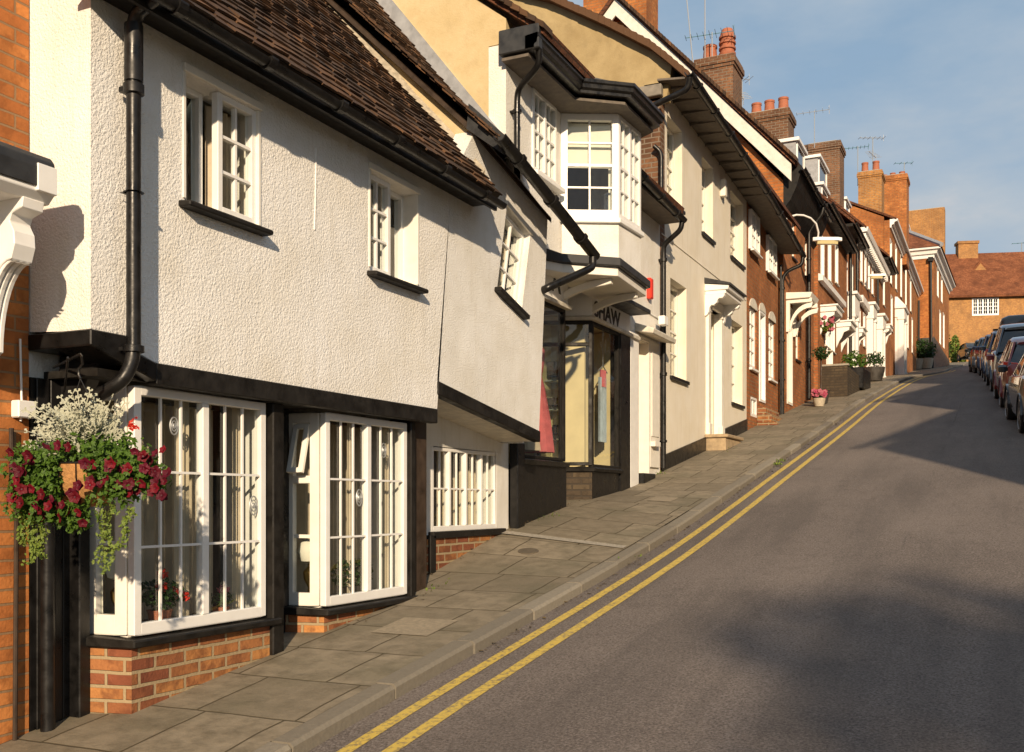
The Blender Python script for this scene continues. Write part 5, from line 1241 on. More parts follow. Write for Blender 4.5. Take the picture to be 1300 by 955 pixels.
aerial(1297,308,326,104,'tiny aerial at the right edge over the long red roof',(1.6,.2),4,'teal',r=.05)
# lamps
def lamp(pts,hx,LL,label):
    P=[V(p) for p in pts]; rt=root('street_lamp',P[0],label,'street lamp','wall mounted street lamps')
    b=MB(); b.tube(P,.022,8); b.build('lamp_arm',M['white'],rt,smooth=True)
    e=P[-1]; b=MB(); L=LL
    b.loft([[e+V((sx*w,y,z)) for sx,z in ((-1,-.02),(-.8,.06),(.8,.06),(1,-.02))] for y,w in ((-.12,.03),(0,.09),(.5,.1),(L-.1,.09),(L,.05))]) 
    rot=Matrix.Rotation(hx,3,'Z'); b.v=[e+rot@(v-e) for v in b.v]; b.build('lamp_housing',M['white'],rt)
    b=MB(); b.loft([[e+V((sx*w,y,z)) for sx,z in ((-1,-.021),(-.8,-.1),(.8,-.1),(1,-.021))] for y,w in ((-.02,.05),(.05,.08),(L-.2,.085),(L-.1,.05))]); b.v=[e+rot@(v-e) for v in b.v]; b.build('lamp_diffuser',M['lampglass'],rt)
M['lampglass']=plain('yellowed lamp diffuser',(.55,.47,.25),.25)
tt=23.8
arc=[att(x,y,tt+k*.1) for k,(x,y) in enumerate(((996,283),(998,278),(1004,275),(1011,273),(1020,273.5),(1029,277),(1036,284),(1039,295),(1038,305)))]
lamp([att(992,296,tt-.4),att(994,290,tt-.2)]+arc,R(-62),.58,'street lamp with arched white arm under the dark eave above the hooded doorway')
lamp([aty(1098,353,40.5),aty(1103,351,40),aty(1106,350.5,39.5)],R(-70),.5,'small far street lamp bracketed out between the terrace windows')

# ================================================================= plants
def leafcloud(mb,c,rx,ry,rz,n,s,seed=0,hollow=.3,flat=1.0,pred=None):
    random.seed(seed); c=V(c)
    for i in range(n):
        while True:
            p=V((random.uniform(-1,1),random.uniform(-1,1),random.uniform(-1,1)))
            if hollow<p.length<=1 and noise.noise(p*2.2+V((seed,0,0)))>-.22: break
        q=c+V((p.x*rx,p.y*ry,p.z*rz))
        d=V((random.gauss(0,1),random.gauss(0,1),random.gauss(0,1)+.3)).normalized(); d=(d+p.normalized()*.8).normalized()
        u=d.orthogonal().normalized(); u=Matrix.Rotation(random.random()*6.3,3,d)@u; w=d.cross(u); k=s*random.uniform(.6,1.3)
        mb.add([q-u*k,q+w*k*.5+d*k*.15,q+u*k,q-w*k*.5+d*k*.15],[(0,1,2,3)])
def lobed(mb,q,u,k,d):     # small three-lobed leaf
    w=d.cross(u)
    for a in (-.8,0,.8):
        uu=(u*math.cos(a)+w*math.sin(a)); ww=d.cross(uu)
        mb.add([q,q+uu*k*.5+ww*k*.28+d*k*.08,q+uu*k,q+uu*k*.5-ww*k*.28+d*k*.08],[(0,1,2,3)])
def petunia(mb,cm,c,n,r):
    n=V(n).normalized(); u=n.orthogonal().normalized(); w=n.cross(u); c=V(c); vs=[c-n*r*.35]; N=20
    for i in range(N):
        a=2*math.pi*i/N; rr=r*(1+.12*math.cos(5*a)); vs.append(c+(u*math.cos(a)+w*math.sin(a))*rr*.45-n*r*.05)
    for i in range(N):
        a=2*math.pi*i/N; rr=r*(.92+.13*math.cos(5*a)+.04*random.uniform(-1,1)); vs.append(c+(u*math.cos(a)+w*math.sin(a))*rr+n*r*(.08+.10*math.sin(a*5+1)))
    mb.add(vs,[(0,1+i,1+(i+1)%N) for i in range(N)]+[(1+i,1+N+i,1+N+(i+1)%N,1+(i+1)%N) for i in range(N)])
    v=[c-n*r*.2]; cm.add([c-n*r*.15+(u*math.cos(k)+w*math.sin(k))*r*.16+n*r*.06 for k in [0,1.05,2.1,3.14,4.19,5.24]],[(0,1,2,3,4,5)])
# near hanging basket
HB=att(112,602,5.02)
hb=root('hanging_basket',HB,'hanging basket of crimson petunias, green foliage and silver dusty miller at the left corner','flower basket')
b=MB(); b.lathe(HB,[(.02,-.16),(.09,-.145),(.14,-.10),(.17,-.02),(.175,.05),(.16,.05),(.05,.0)],20); b.build('basket_liner',M['coir'],hb,smooth=True)
b=MB()
for k in range(12):
    a=k*math.pi/6; b.tube([HB+V((.178*math.cos(a),.178*math.sin(a),.05)),HB+V((.174*math.cos(a),.174*math.sin(a),-.02)),HB+V((.144*math.cos(a),.144*math.sin(a),-.10)),HB+V((.05*math.cos(a),.05*math.sin(a),-.16))],.003,5)
b.tube([HB+V((.18*math.cos(k*.3142),.18*math.sin(k*.3142),.05)) for k in range(21)],.004,5)
hook=att(102,468,5.04)
for a in (0.4,2.5,4.6): b.tube([HB+V((.178*math.cos(a),.178*math.sin(a),.05)),hook+V((0,0,-.05))],.0025,5)
b.build('wire_frame',M['black'],hb,smooth=True)
def V3(px,py,t=5.02): return att(px,py,t)
b=MB(); d=MB()
def blob(px,py,rx,rz,n,s,seed,t=5.0,ry=.13,mb=b):
    leafcloud(mb,att(px,py,t),rx*t/1300,ry,rz*t/1300,n,s,seed,hollow=.0)
random.seed(2)
for i,(px,py,rx,rz,n) in enumerate(((60,610,50,38,520),(95,590,45,35,380),(40,640,32,25,220),(75,640,45,22,300),(140,585,42,25,330),(165,600,38,26,300),(120,565,60,22,300),(190,610,22,18,110),(40,590,30,25,160),(150,625,25,18,90),(85,655,35,10,120),(95,665,20,8,50))):
    random.seed(i)
    c=att(px,py,4.84+(.10 if i in(1,6) else 0)); k=4.9/1300
    for j in range(int(n*2.0)):
        p=V((random.gauss(0,.45),random.gauss(0,.45),random.gauss(0,.45)))
        if p.length>1.25: continue
        q=c+V((CS,SN,0))*p.x*rx*k+V((-SN,CS,0))*p.y*.09+V((0,0,1))*p.z*rz*k
        if abs((q-att(112,610,5.02)).x*CS+(q-att(112,610,5.02)).y*SN)<.068 and HB.z-.14<q.z<HB.z+.07: 
            continue
        dd=(V((random.gauss(0,.6),random.gauss(0,.6),random.gauss(0,.5)+.4))+V((.3,-.8,0))).normalized(); u=dd.orthogonal().normalized(); u=Matrix.Rotation(random.random()*6.3,3,dd)@u
        lobed(b,q,u,random.uniform(.014,.028),dd)
b.build('green_foliage',M['leaf'],hb,fixn=False,uv=False)
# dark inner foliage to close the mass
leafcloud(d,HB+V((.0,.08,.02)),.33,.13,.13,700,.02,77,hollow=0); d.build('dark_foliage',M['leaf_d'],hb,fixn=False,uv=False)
# ivy trails
b=MB(); st=MB(); random.seed(12)
for (x0,y0,x1,y1) in ((140,640,135,725),(128,640,128,715),(165,645,150,700),(45,660,38,715),(55,660,50,708),(30,655,28,690)):
    n=34; pts=[]
    for k in range(n):
        t=k/(n-1); px=x0+(x1-x0)*t+3*math.sin(t*9+x0); py=y0+(y1-y0)*t; p=att(px,py,4.86-.02*t); pts.append(p)
        for _ in range(3):
            dd=V((random.gauss(0,.5)+.3,random.gauss(0,.5)-.8,random.gauss(0,.4)+.2)).normalized(); u=dd.orthogonal().normalized(); u=Matrix.Rotation(random.random()*6.3,3,dd)@u
            lobed(b,p+V((random.gauss(0,.012),random.gauss(0,.012),random.gauss(0,.008))),u,random.uniform(.009,.018),dd)
    st.tube(pts,.0014,4)
b.build('trailing_ivy',M['leaf_y'],hb,fixn=False,uv=False); st.build('stems',M['leaf_d'],hb)
# dusty miller: branched felted leaves
b=MB(); random.seed(40)
base=att(118,590,5.02)
for i in range(125):
    px=random.gauss(106,36); py=random.gauss(535,24); 
    if not(28<px<168): continue
    py=max(py, 494+abs(px-108)*.35)
    tip=att(px,py,4.90+random.uniform(-.1,.14)); s=base+V((random.uniform(-.08,.08),random.uniform(-.06,.06),random.uniform(0,.03)))
    mid=(s+tip)/2+V((0,0,.03)); pts=[s*(1-t)**2+mid*2*t*(1-t)+tip*t*t for t in [k/9 for k in range(10)]]
    nrm=V((random.gauss(.2,.4),-1,random.gauss(.5,.4))).normalized()
    L=(tip-s).length
    for k in range(2,10):
        p=pts[k]; dr=(pts[k]-pts[k-1]).normalized(); sd=dr.cross(nrm).normalized()
        w=.0035
        b.add([pts[k-1]-sd*w,pts[k-1]+sd*w,p+sd*w*.8,p-sd*w*.8],[(0,1,2,3)])
        if k>=4:
            for sg in (-1,1):
                ll=.034*(1-.55*abs(k-6)/4)*random.uniform(.7,1.2); e=p+(sd*sg*.75+dr*.6).normalized()*ll; ww=nrm.cross((e-p)).normalized()*.0045
                b.add([p-ww*.6,p+ww*.6,e+ww,e+(e-p)*.15,e-ww],[(0,1,2,3,4)])
                for s2 in (-1,1):
                    m=p+(e-p)*.6; e2=m+((e-p).normalized()*.5+ww.normalized()*s2*.8).normalized()*ll*.45; w3=nrm.cross(e2-m).normalized()*.0035
                    b.add([m-w3*.6,m+w3*.6,e2+w3,e2-w3],[(0,1,2,3)])
b.build('silver_foliage',M['silver'],hb,fixn=False,uv=False)
# petunias
fl=[(57,565),(30,588),(22,600),(20,612),(35,597),(32,610),(18,622),(30,622),(50,626),(45,640),(60,642),(70,645),(80,640),(95,635),(97,618),(92,627),(112,587),(82,566),(15,578),(33,578),(140,588),(148,585),(152,592),(137,598),(172,572),(183,582),(182,592),(196,598),(203,605),(208,612),(180,613),(160,616),(165,612),(200,622),(192,627),(205,628),(187,600),(100,665),(112,612),(28,640),(22,630),(54,650),(75,655),(196,580),(40,650),(62,636),(88,648),(14,592),(210,600),(128,618),(176,624)]
b=MB(); cm=MB(); random.seed(8)
for i,(px,py) in enumerate(fl):
    for j in range(2 if i%3 else 1):
        c=att(px+random.gauss(0,2.5)+j*random.gauss(0,5),py+random.gauss(0,2)+j*random.gauss(0,5),4.72+random.uniform(0,.09)+j*.03)
        n=V((.43*.5+random.gauss(0,.4),-.9+random.gauss(0,.25),random.gauss(.1,.4)))
        petunia(b,cm,c,n,random.uniform(.021,.031))
b.build('petunia_flowers',M['petal'],hb,fixn=False,uv=False,smooth=False); cm.build('flower_throats',M['petal_c'],hb,fixn=False,uv=False)
b=MB(); random.seed(3)
for i in range(16):
    c=att(166+random.gauss(0,4),540+random.gauss(0,4),4.93); leafcloud(b,c,.006,.006,.006,6,.009,i,0)
b.build('geranium_flowers',M['petal_r'],hb,fixn=False,uv=False)
b=MB(); w0=V((XW+.02,3.93,hook.z+.07)); 
b.tube([w0,hook+V((.0,0,.07)),hook+V((.02,-.01,.055)),hook+V((.015,0,.02)),hook+V((-.01,0,.0)),hook+V((-.012,0,-.03)),hook+V((0,0,-.05))],.007,8); b.tube([w0+V((0,0,-.3)),w0+V((.12,-.03,-.12)),hook+V((-.12,.03,.065))],.006,8)
tag(b.build('basket_hook',M['black'],smooth=True),'black wrought iron hook bracket holding the near hanging basket','bracket')
# far hanging basket
def farbasket(px,py,t,w,label,r=0):
    c=att(px,py,t); h=root('hanging_basket',c,label,'flower basket'); k=t/1300
    b=MB(); b.lathe(c,[(.03,-.22),(.14,-.16),(.2,-.02),(.2,.02)],12); b.build('basket_liner',M['coir'],h)
    b=MB(); leafcloud(b,c+V((0,0,.02)),w*k/2,w*k/2,.26,420,.05,5,.1); b.build('green_foliage',M['leaf'],h,fixn=False,uv=False)
    b=MB(); random.seed(5); cm=MB()
    for i in range(46):
        a=random.random()*6.3; p=c+V((w*k*.5*math.cos(a)*random.uniform(.5,1.05),w*k*.5*math.sin(a),random.uniform(-.15,.2))); petunia(b,cm,p,V((.3,-1,.2)),.06)
    b.build('pink_flowers',M['petal_p'],h,fixn=False,uv=False)
    b=MB(); leafcloud(b,c+V((0,0,.22)),w*k*.2,w*k*.2,.14,120,.04,9,.0); b.build('white_flowers',M['silver'],h,fixn=False,uv=False)
    b=MB()
    for a in (0,2.1,4.2): b.tube([c+V((.2*math.cos(a),.2*math.sin(a),.02)),c+V((0,0,.55))],.006,4)
    b.tube([c+V((0,0,.55)),V((-4.42,c.y+.0,c.z+.6))],.015,6); b.build('wire_frame',M['black'],h)
farbasket(1045,413,28.0,24,'far hanging basket with pink and white flowers over the pavement')
# planters
def base(px,py,X=None,Y=None):     # ground contact from the pixel column at wall-side distance
    c=atx(px,py,X); return V((X,c.y,gk(c.y)))
def shrub(name,label,c,r,h,pot,n=260,s=.05,leaf='leaf_d',cat='potted plant',flower=None,group=None):
    rt=root(name,c,label,cat,group); pr,ph,pm=pot
    b=MB(); b.lathe(c+V((0,0,.0)),[(pr*.7,0),(pr*.95,ph*.7),(pr,ph),(pr*.85,ph),(pr*.8,ph*.85)],16); b.build('pot',M[pm],rt,smooth=True)
    b=MB(); leafcloud(b,c+V((0,0,ph+h/2)),r,r,h/2*1.05,n,s,hash(label)%97,.2); b.build('foliage',M[leaf],rt,fixn=False,uv=False)
    b=MB(); b.tube([c+V((0,0,ph*.8)),c+V((0,0,ph+h*.6))],.02,6); b.build('stem',M['brownwood'],rt)
    if flower:
        b=MB(); cm=MB(); random.seed(6)
        for i in range(30):
            a=random.random()*6.3; petunia(b,cm,c+V((r*math.cos(a)*.9,r*math.sin(a)*.9,ph+h*random.uniform(.2,.9))),V((.3,-1,.3)),.055)
        b.build('flowers',M[flower],rt,fixn=False,uv=False)
    return rt
c=base(1042,500,-4.05)
rt=root('standard_tree',c,'small clipped ball tree on a thin stem beside the hooded doorways','potted tree')
b=MB(); leafcloud(b,c+V((0,0,1.25)),.22,.22,.17,420,.035,3,.1); b.build('crown',M['leaf_d'],rt,fixn=False,uv=False)
b=MB(); b.tube([c,c+V((.01,0,1.2))],[.03,.02],8); b.build('trunk',M['brownwood'],rt,smooth=True)
b=MB(); b.lathe(c,[(.16,0),(.22,.3),(.24,.32),(.2,.32)],14); b.build('pot',M['pot'],rt)
shrub('flower_pot','pale pot of pink flowers at the foot of the brick porch',base(1040,505,-3.95),.16,.22,(.15,.2,'potpale'),160,.035,'leaf',flower='petal_p')
# black planter beside the porch
c=base(1083,486,-3.95); rt=root('planter',c,'large black box planter with green shrub in front of the square white porch','planter')
b=MB(); b.plan([(c.x-.35,c.y-.5),(c.x+.35,c.y-.5),(c.x+.4,c.y+.9),(c.x-.35,c.y+.9)],c.z,c.z+.62); b.build('planter_box',M['black'],rt,bevel=.02)
b=MB(); leafcloud(b,c+V((0,.2,.85)),.38,.6,.35,420,.06,8,.1); b.build('foliage',M['leaf'],rt,fixn=False,uv=False)
c=base(1110,478,-4.0); shrub('topiary_pot','round clipped box ball in a brown pot beside the white portico',c,.36,.55,(.36,.48,'pot'),420,.05)
c=base(1170,469,-4.3) ; c=V((-4.55,65.4,gk(65.4)))
shrub('planter_shrub','dark bushy shrub in pale pot at the foot of the corner house, left one',c,.85,1.3,(.45,.6,'potpale'),600,.09,group='pale pots at the corner house')
c=V((-4.0,65.7,gk(65.7))); shrub('planter_shrub','dark bushy shrub in pale pot at the foot of the corner house, right one',c,.65,1.0,(.42,.6,'potpale'),420,.09,group='pale pots at the corner house')
# small front wall and rail
yA=atx(1045,490,-4.0).y; b=MB(); 
z0=gk(28.8); b.wbox(-4.4,-3.72,28.8,28.95,z0-.5,z0+.84); b.wbox(-3.84,-3.72,28.95,31.6,z0-.5,z0+.84)
wl_=b.build('garden_wall',M['riser']); tag(wl_,'low dark brick forecourt wall beside the pavement, left of the black planter','wall')
b=MB(); b.wbox(-4.42,-3.69,28.77,28.98,z0+.84,z0+.89); b.build('coping',M['stone'],wl_)
# shrubs by the far wall
for i,(px,py0,py1,w,label,lf) in enumerate(((1201,420,462,9,'tall narrow dark green climber at the corner of the corner house','leaf_d'),(1212,425,464,12,'tall yellow green bush against the long brick wall','leaf_y'),(1222,440,463,9,'lower yellow green bush beside the black parked car at the top of the hill','leaf_y'))):
    t=(82,90,92)[i]; c=att(px,py1,t); k=t/1300; h=(py1-py0)*k
    rt=root('wall_shrub',c,label,'shrub'); b=MB(); leafcloud(b,c+V((0,0,h/2)),w*k/2,.6,h/2,900,.13,i+20,.05); b.build('foliage',M[lf],rt,fixn=False,uv=False)
    b=MB(); b.tube([c-V((0,0,.5)),c+V((0,0,h*.7))],.06,6); b.build('stem',M['brownwood'],rt)
# things behind the bay window glass
c=V((-4.42,4.50,-.74)); rt=root('potted_geranium',c,'red geranium in a pot behind the glass of the nearest bay window','potted plant')
b=MB(); b.lathe(c,[(.05,0),(.07,.1),(.075,.11),(.06,.11)],14); b.build('pot',M['terracotta'],rt)
b=MB(); leafcloud(b,c+V((0,0,.2)),.12,.16,.09,260,.022,2,.1); b.build('foliage',M['leaf_d'],rt,fixn=False,uv=False)
b=MB()
for p in ((.06,-.05,.25),(.05,.06,.22),(.02,.0,.32),(.07,.12,.18)): leafcloud(b,c+V(p),.035,.035,.03,70,.012,int(p[1]*100),.1)
b.build('flower_heads',M['petal_r'],rt,fixn=False,uv=False)
c=V((-4.42,5.02,-.74)); rt=root('potted_violet',c,'small pink flowered pot plant behind the right light of the nearest bay window','potted plant')
b=MB(); b.lathe(c,[(.04,0),(.055,.08),(.05,.08)],12); b.build('pot',M['terracotta'],rt)
b=MB(); leafcloud(b,c+V((0,0,.13)),.08,.1,.05,120,.018,4,.1); b.build('foliage',M['leaf_d'],rt,fixn=False,uv=False)
b=MB(); leafcloud(b,c+V((.02,0,.19)),.04,.05,.03,60,.01,5,.1); b.build('flower_heads',M['petal_p'],rt,fixn=False,uv=False)
for (yy,label) in ((4.30,'round pale globe oil lamp behind the narrow side pane of the nearest bay'),(6.08,'pale shaded lamp behind the narrow side pane of the second bay')):
    c=V((-4.52,yy,-.74)); rt=root('table_lamp',c,label,'lamp')
    b=MB(); b.lathe(c,[(.07,0),(.07,.02),(.025,.05),(.02,.12),(.05,.18),(.055,.23),(.02,.27),(.02,.3)],16); b.build('lamp_base',M['brass'],rt,smooth=True)
    b=MB(); b.lathe(c+V((0,0,.38)),[(.02,-.09),(.07,-.07),(.095,0),(.075,.06),(.03,.09)],18); b.build('lamp_shade',M['net'],rt,smooth=True)
c=V((-4.44,6.5,-.74)); rt=root('pot_plant',c,'green leafy pot plant behind the glass of the second bay window','potted plant')
b=MB(); b.lathe(c,[(.05,0),(.07,.1),(.06,.1)],14); b.build('pot',M['pot'],rt)
b=MB(); leafcloud(b,c+V((0,0,.2)),.1,.25,.12,260,.025,12,.1); b.build('foliage',M['leaf_d'],rt,fixn=False,uv=False)
# dress on a stand in the left shop window
c=V((-4.86,10.82,.45)); rt=root('dress_stand',c,'pink and cream dress on a stand in the left shop window','dress')
M['pinkcloth']=plain('pink cloth',(.50,.12,.13),.8,.2,.3,.004,10)
def dress(c,rt,mt,s=1):
    n=28; secs=[]
    for z,r,fo in ((.12,.24,.04),(.45,.2,.03),(.85,.13,.012),(1.0,.09,.0),(1.15,.125,.0),(1.3,.13,0),(1.4,.06,0),(1.45,.04,0)):
        secs.append([c+V((math.cos(a)*(r+fo*math.sin(a*9))*.8,math.sin(a)*(r+fo*math.sin(a*9)),z*s)) for a in [2*math.pi*k/n for k in range(n)]])
    b=MB(); b.loft(secs); b.build('dress',M[mt],rt,smooth=True)
dress(c,rt,'pinkcloth')
b=MB(); b.tube([c,c+V((0,0,1.5))],.015,8); b.lathe(c,[(.14,0),(.13,.015),(.02,.03)],14); b.build('stand',M['steel'],rt,smooth=True)
c=V((-4.84,10.38,.45)); rt=root('dress_stand',c,'pale cream dress on a stand at the left end of the shop window','dress')
dress(c,rt,'curtain'); b=MB(); b.tube([c,c+V((0,0,1.5))],.015,8); b.lathe(c,[(.14,0),(.13,.015),(.02,.03)],14); b.build('stand',M['steel'],rt,smooth=True)
c=V((-4.70,12.62,1.12)); rt=root('hanging_garment',c,'pale blue and red garment hanging in the right shop window','clothing')
M['bluecloth']=plain('pale blue cloth',(.35,.42,.48),.8,.25,.3,.004,8)
b=MB(); wavy(b,street(-4.70),12.48,12.74,.78,1.62,0,.02,.05); b.build('skirt',M['bluecloth'],rt,fixn=False); b=MB(); wavy(b,street(-4.69),12.52,12.7,1.5,1.72,0,.02,.06); b.build('top',M['pinkcloth'],rt,fixn=False)
b=MB(); b.tube([(-4.70,12.45,1.7),(-4.70,12.62,1.78),(-4.70,12.78,1.7)],.008,6); b.tube([(-4.70,12.62,1.78),(-4.70,12.62,2.25)],.004,6); b.build('hanger',M['steel'],rt)
c=V((-5.02,12.16,.42)); rt=root('display_shelf',c,'glass shelves of small boxes behind the canted shop pane','shelf')
b=MB()
for z in (.35,.72,1.08): b.wbox(-5.14,-4.98,11.72,12.15,.42+z,.435+z)
b.build('shelves',M['steel'],rt)
b=MB(); random.seed(4)
for z in (.435,.785,1.155):
    y=11.75
    while y<12.08:
        w=random.uniform(.04,.09); h_=random.uniform(.06,.2); b.wbox(-5.12,-5.02,y,y+w,z+.422-.42+.42-.0,z+.42+h_); y+=w+.03
b.build('boxes',M['brownwood'],rt)

# ================================================================= cars
def carpaint(name,col,metal=.3):
    m,nt,b_=newmat(name); b_.inputs['Base Color'].default_value=(*col,1); b_.inputs['Metallic'].default_value=metal; b_.inputs['Roughness'].default_value=.32
    b_.inputs['Coat Weight'].default_value=1; b_.inputs['Coat Roughness'].default_value=.04
    n=noise_(nt,geo(nt).outputs['Position'],6,4,.6); c=mixc(nt,math_(nt,'MULTIPLY',n,.35),col,tuple(min(1,x*.6+.03) for x in col)); nt.links.new(c,b_.inputs['Base Color']); return m
M['p_black']=carpaint('black car paint',(.012,.012,.014)); M['p_red']=carpaint('dark red car paint',(.22,.012,.012)); M['p_silver']=carpaint('silver grey car paint',(.07,.085,.11),.5)
M['p_blue']=carpaint('dark blue car paint',(.02,.035,.09)); M['p_grey']=carpaint('pewter grey car paint',(.10,.10,.10),.6); M['p_dgreen']=carpaint('dark green car paint',(.015,.03,.022))
M['tyre']=plain('tyre rubber',(.02,.02,.02),.85,.2,.3,.004,40); M['rim']=plain('alloy wheel',(.5,.5,.5),.3,metal=.8); M['trim']=plain('black plastic trim',(.025,.025,.025),.6)
M['taillight']=plain('red tail lamp',(.55,.02,.015),.15,coat=1); M['headlight']=plain('clear headlamp',(.6,.62,.62),.1,coat=1); M['plate_y']=plain('yellow number plate',(.65,.48,.05),.4); M['plate_w']=plain('white number plate',(.75,.75,.72),.4)
M['roofbox']=plain('grey roof box plastic',(.06,.065,.07),.3,coat=.6)
def car(loc,rz,pitch,label,paint,kind='hatch',facing_rear=True):
    L,Wd,H={'hatch':(3.9,.84,1.43),'estate':(4.5,.88,1.50),'mpv':(4.5,.90,1.66),'saloon':(4.4,.86,1.42)}[kind]
    rt=root('parked_car',(0,0,0),label,'car','cars parked along the right kerb'); ORI[rt.name]=V((0,0,0))
    # x across, y forward (front = +y), rear at y=0 .. front at L
    def ringpts(y,hw,z0,z1,bulge=.03,n=0):
        m=(z0+z1)/2
        half=[(hw*.80,z0),(hw*.96,z0+.04),(hw,z0+(z1-z0)*.35),(hw+bulge*.3,z0+(z1-z0)*.62),(hw*.97,z1-.05),(hw*.86,z1)]
        return [V((x,y,z)) for x,z in half]+[V((-x,y,z)) for x,z in half[::-1]]
    belt=.92 if kind!='mpv' else 1.0
    if kind=='saloon': st=[(0,.70,.38,.80),(.06,.80,.28,.96),(.5,.96,.22,1.0),(1.1,1,.2,belt+.06)]
    else: st=[(0,.78,.28,.78),(.05,.9,.22,.95),(.35,.98,.20,belt+.05),(1.1,1,.2,belt+.05)]
    st+=[(L*.5,1,.19,belt+.0),(L*.70,1,.19,belt-.02),(L*.78,.99,.2,belt-.05),(L*.90,.95,.22,.82),(L*.97,.84,.26,.70),(L,.66,.34,.56)]
    b=MB(); b.loft([ringpts(y,Wd*w,z0,z1) for y,w,z0,z1 in st]); body=b.build('body',M[paint],rt,smooth=True,sharp=50)
    # greenhouse
    rear=.12 if kind!='saloon' else .75; rl={'hatch':.62,'estate':.55,'mpv':.42,'saloon':1.35}[kind]
    ws=L*.74; rf=L*.52
    def gring(y,hw,z): return [V((-hw,y,z)),V((hw,y,z))]
    b=MB(); bz=belt-.0
    low_=[V((-Wd*.88,rear,bz)),V((Wd*.88,rear,bz)),V((Wd*.9,ws,bz-.04)),V((-Wd*.9,ws,bz-.04))]
    mid_=[V((-Wd*.70,rl,H-.05)),V((Wd*.70,rl,H-.05)),V((Wd*.72,rf,H-.05)),V((-Wd*.72,rf,H-.05))]
    b.hexa(low_+mid_); gl=b.build('windows',M['glass_d'],rt,bevel=.02,smooth=True)
    b=MB()
    rr=[]
    for y,w,z in ((rl-.06,.66,H-.075),(rl+.1,.74,H-.03),((rl+rf)/2,.76,H+.01),(rf-.05,.74,H-.03),(rf+.10,.68,H-.085)):
        rr.append([V((Wd*w,y,z-.035)),V((Wd*w*.9,y,z+.01)),V((Wd*w*.4,y,z+.03)),V((-Wd*w*.4,y,z+.03)),V((-Wd*w*.9,y,z+.01)),V((-Wd*w,y,z-.035))])
    b.loft(rr); b.build('roof',M[paint],rt,smooth=True,sharp=60)
    for s in (-1,1):
        def pil(p,q,w0,w1,th=.03):
            p=V(p);q=V(q); n=V((s,0,.25)).normalized()*.012; b=MB()
            b.hexa([p+V((0,-w0,0))+n,p+V((0,w0,0))+n,p+V((-s*th,w0,0)),p+V((-s*th,-w0,0)),q+V((0,-w1,0))+n,q+V((0,w1,0))+n,q+V((-s*th,w1,0)),q+V((-s*th,-w1,0))]); b.build('pillar',M[paint],rt)
        lx=Wd*.885; ux=Wd*.71
        pil((s*lx,ws-.03,bz-.05),(s*ux,rf+.0,H-.05),.05,.035); pil((s*lx,L*.47,bz-.03),(s*ux,L*.45,H-.05),.045,.04)
        pil((s*lx,rear+.10,bz-.02),(s*ux,rl+.02,H-.05),.11,.07)
        if kind in('estate','mpv'): pil((s*lx,L*.24,bz-.02),(s*ux,L*.245,H-.05),.04,.035)
    # wheels
    for nm,(wx,wy) in zip('abcd',((-Wd+.10,.78),(Wd-.10,.78),(-Wd+.10,L-.80),(Wd-.10,L-.80))):
        s=1 if wx>0 else -1; R0=.315; b=MB(); prof=[(R0-.06,-.10),(R0-.01,-.095),(R0,-.06),(R0,.06),(R0-.01,.095),(R0-.06,.10)]
        def wl(prof,n,mb_,cx,cy,cz):
            vs=[];fs=[]
            for r,o in prof:
                for k in range(n): vs.append(V((cx+s*o,cy+r*math.cos(2*math.pi*k/n),cz+r*math.sin(2*math.pi*k/n))))
            for i in range(len(prof)-1):
                for k in range(n): fs.append((i*n+k,i*n+(k+1)%n,(i+1)*n+(k+1)%n,(i+1)*n+k))
            fs.append(tuple(range(n))); fs.append(tuple(range((len(prof)-1)*n,len(prof)*n))); mb_.add(vs,fs)
        wl(prof,28,b,wx,wy,R0); ty=b.build('wheel',M['tyre'],rt,smooth=True)
        b=MB(); wl([(R0-.065,.06),(R0-.06,.098),(R0-.075,.104),(R0-.09,.07)],28,b,wx,wy,R0); wl([(.05,.06),(.05,.10),(.03,.105)],12,b,wx,wy,R0)
        for k in range(5):
            a=2*math.pi*k/5; u=V((0,math.cos(a),math.sin(a))); w_=V((0,-math.sin(a),math.cos(a))); c0=V((wx+s*.085,wy,R0))
            b.hexa([c0+w_*.03,c0-w_*.03,c0-w_*.03+V((s*.018,0,0)),c0+w_*.03+V((s*.018,0,0)),c0+u*.24+w_*.02,c0+u*.24-w_*.02,c0+u*.24-w_*.02+V((s*.012,0,0)),c0+u*.24+w_*.02+V((s*.012,0,0))])
        b.build('rim',M['rim'],ty,smooth=True)
        # wheel arch
        b=MB(); n=16; rr=[]
        for k in range(n+1):
            a=-.15+ (math.pi+.3)*k/n; rr.append([V((wx+s*.118,wy+(R0+.03)*math.cos(a),R0+(R0+.03)*math.sin(a))),V((wx+s*.118,wy+(R0+.05)*math.cos(a),R0+(R0+.05)*math.sin(a))),V((wx-s*.10,wy+(R0+.05)*math.cos(a),R0+(R0+.05)*math.sin(a))),V((wx-s*.10,wy+(R0+.03)*math.cos(a),R0+(R0+.03)*math.sin(a)))])
        b.loft(rr); b.build('wheel_arch',M[paint],rt)
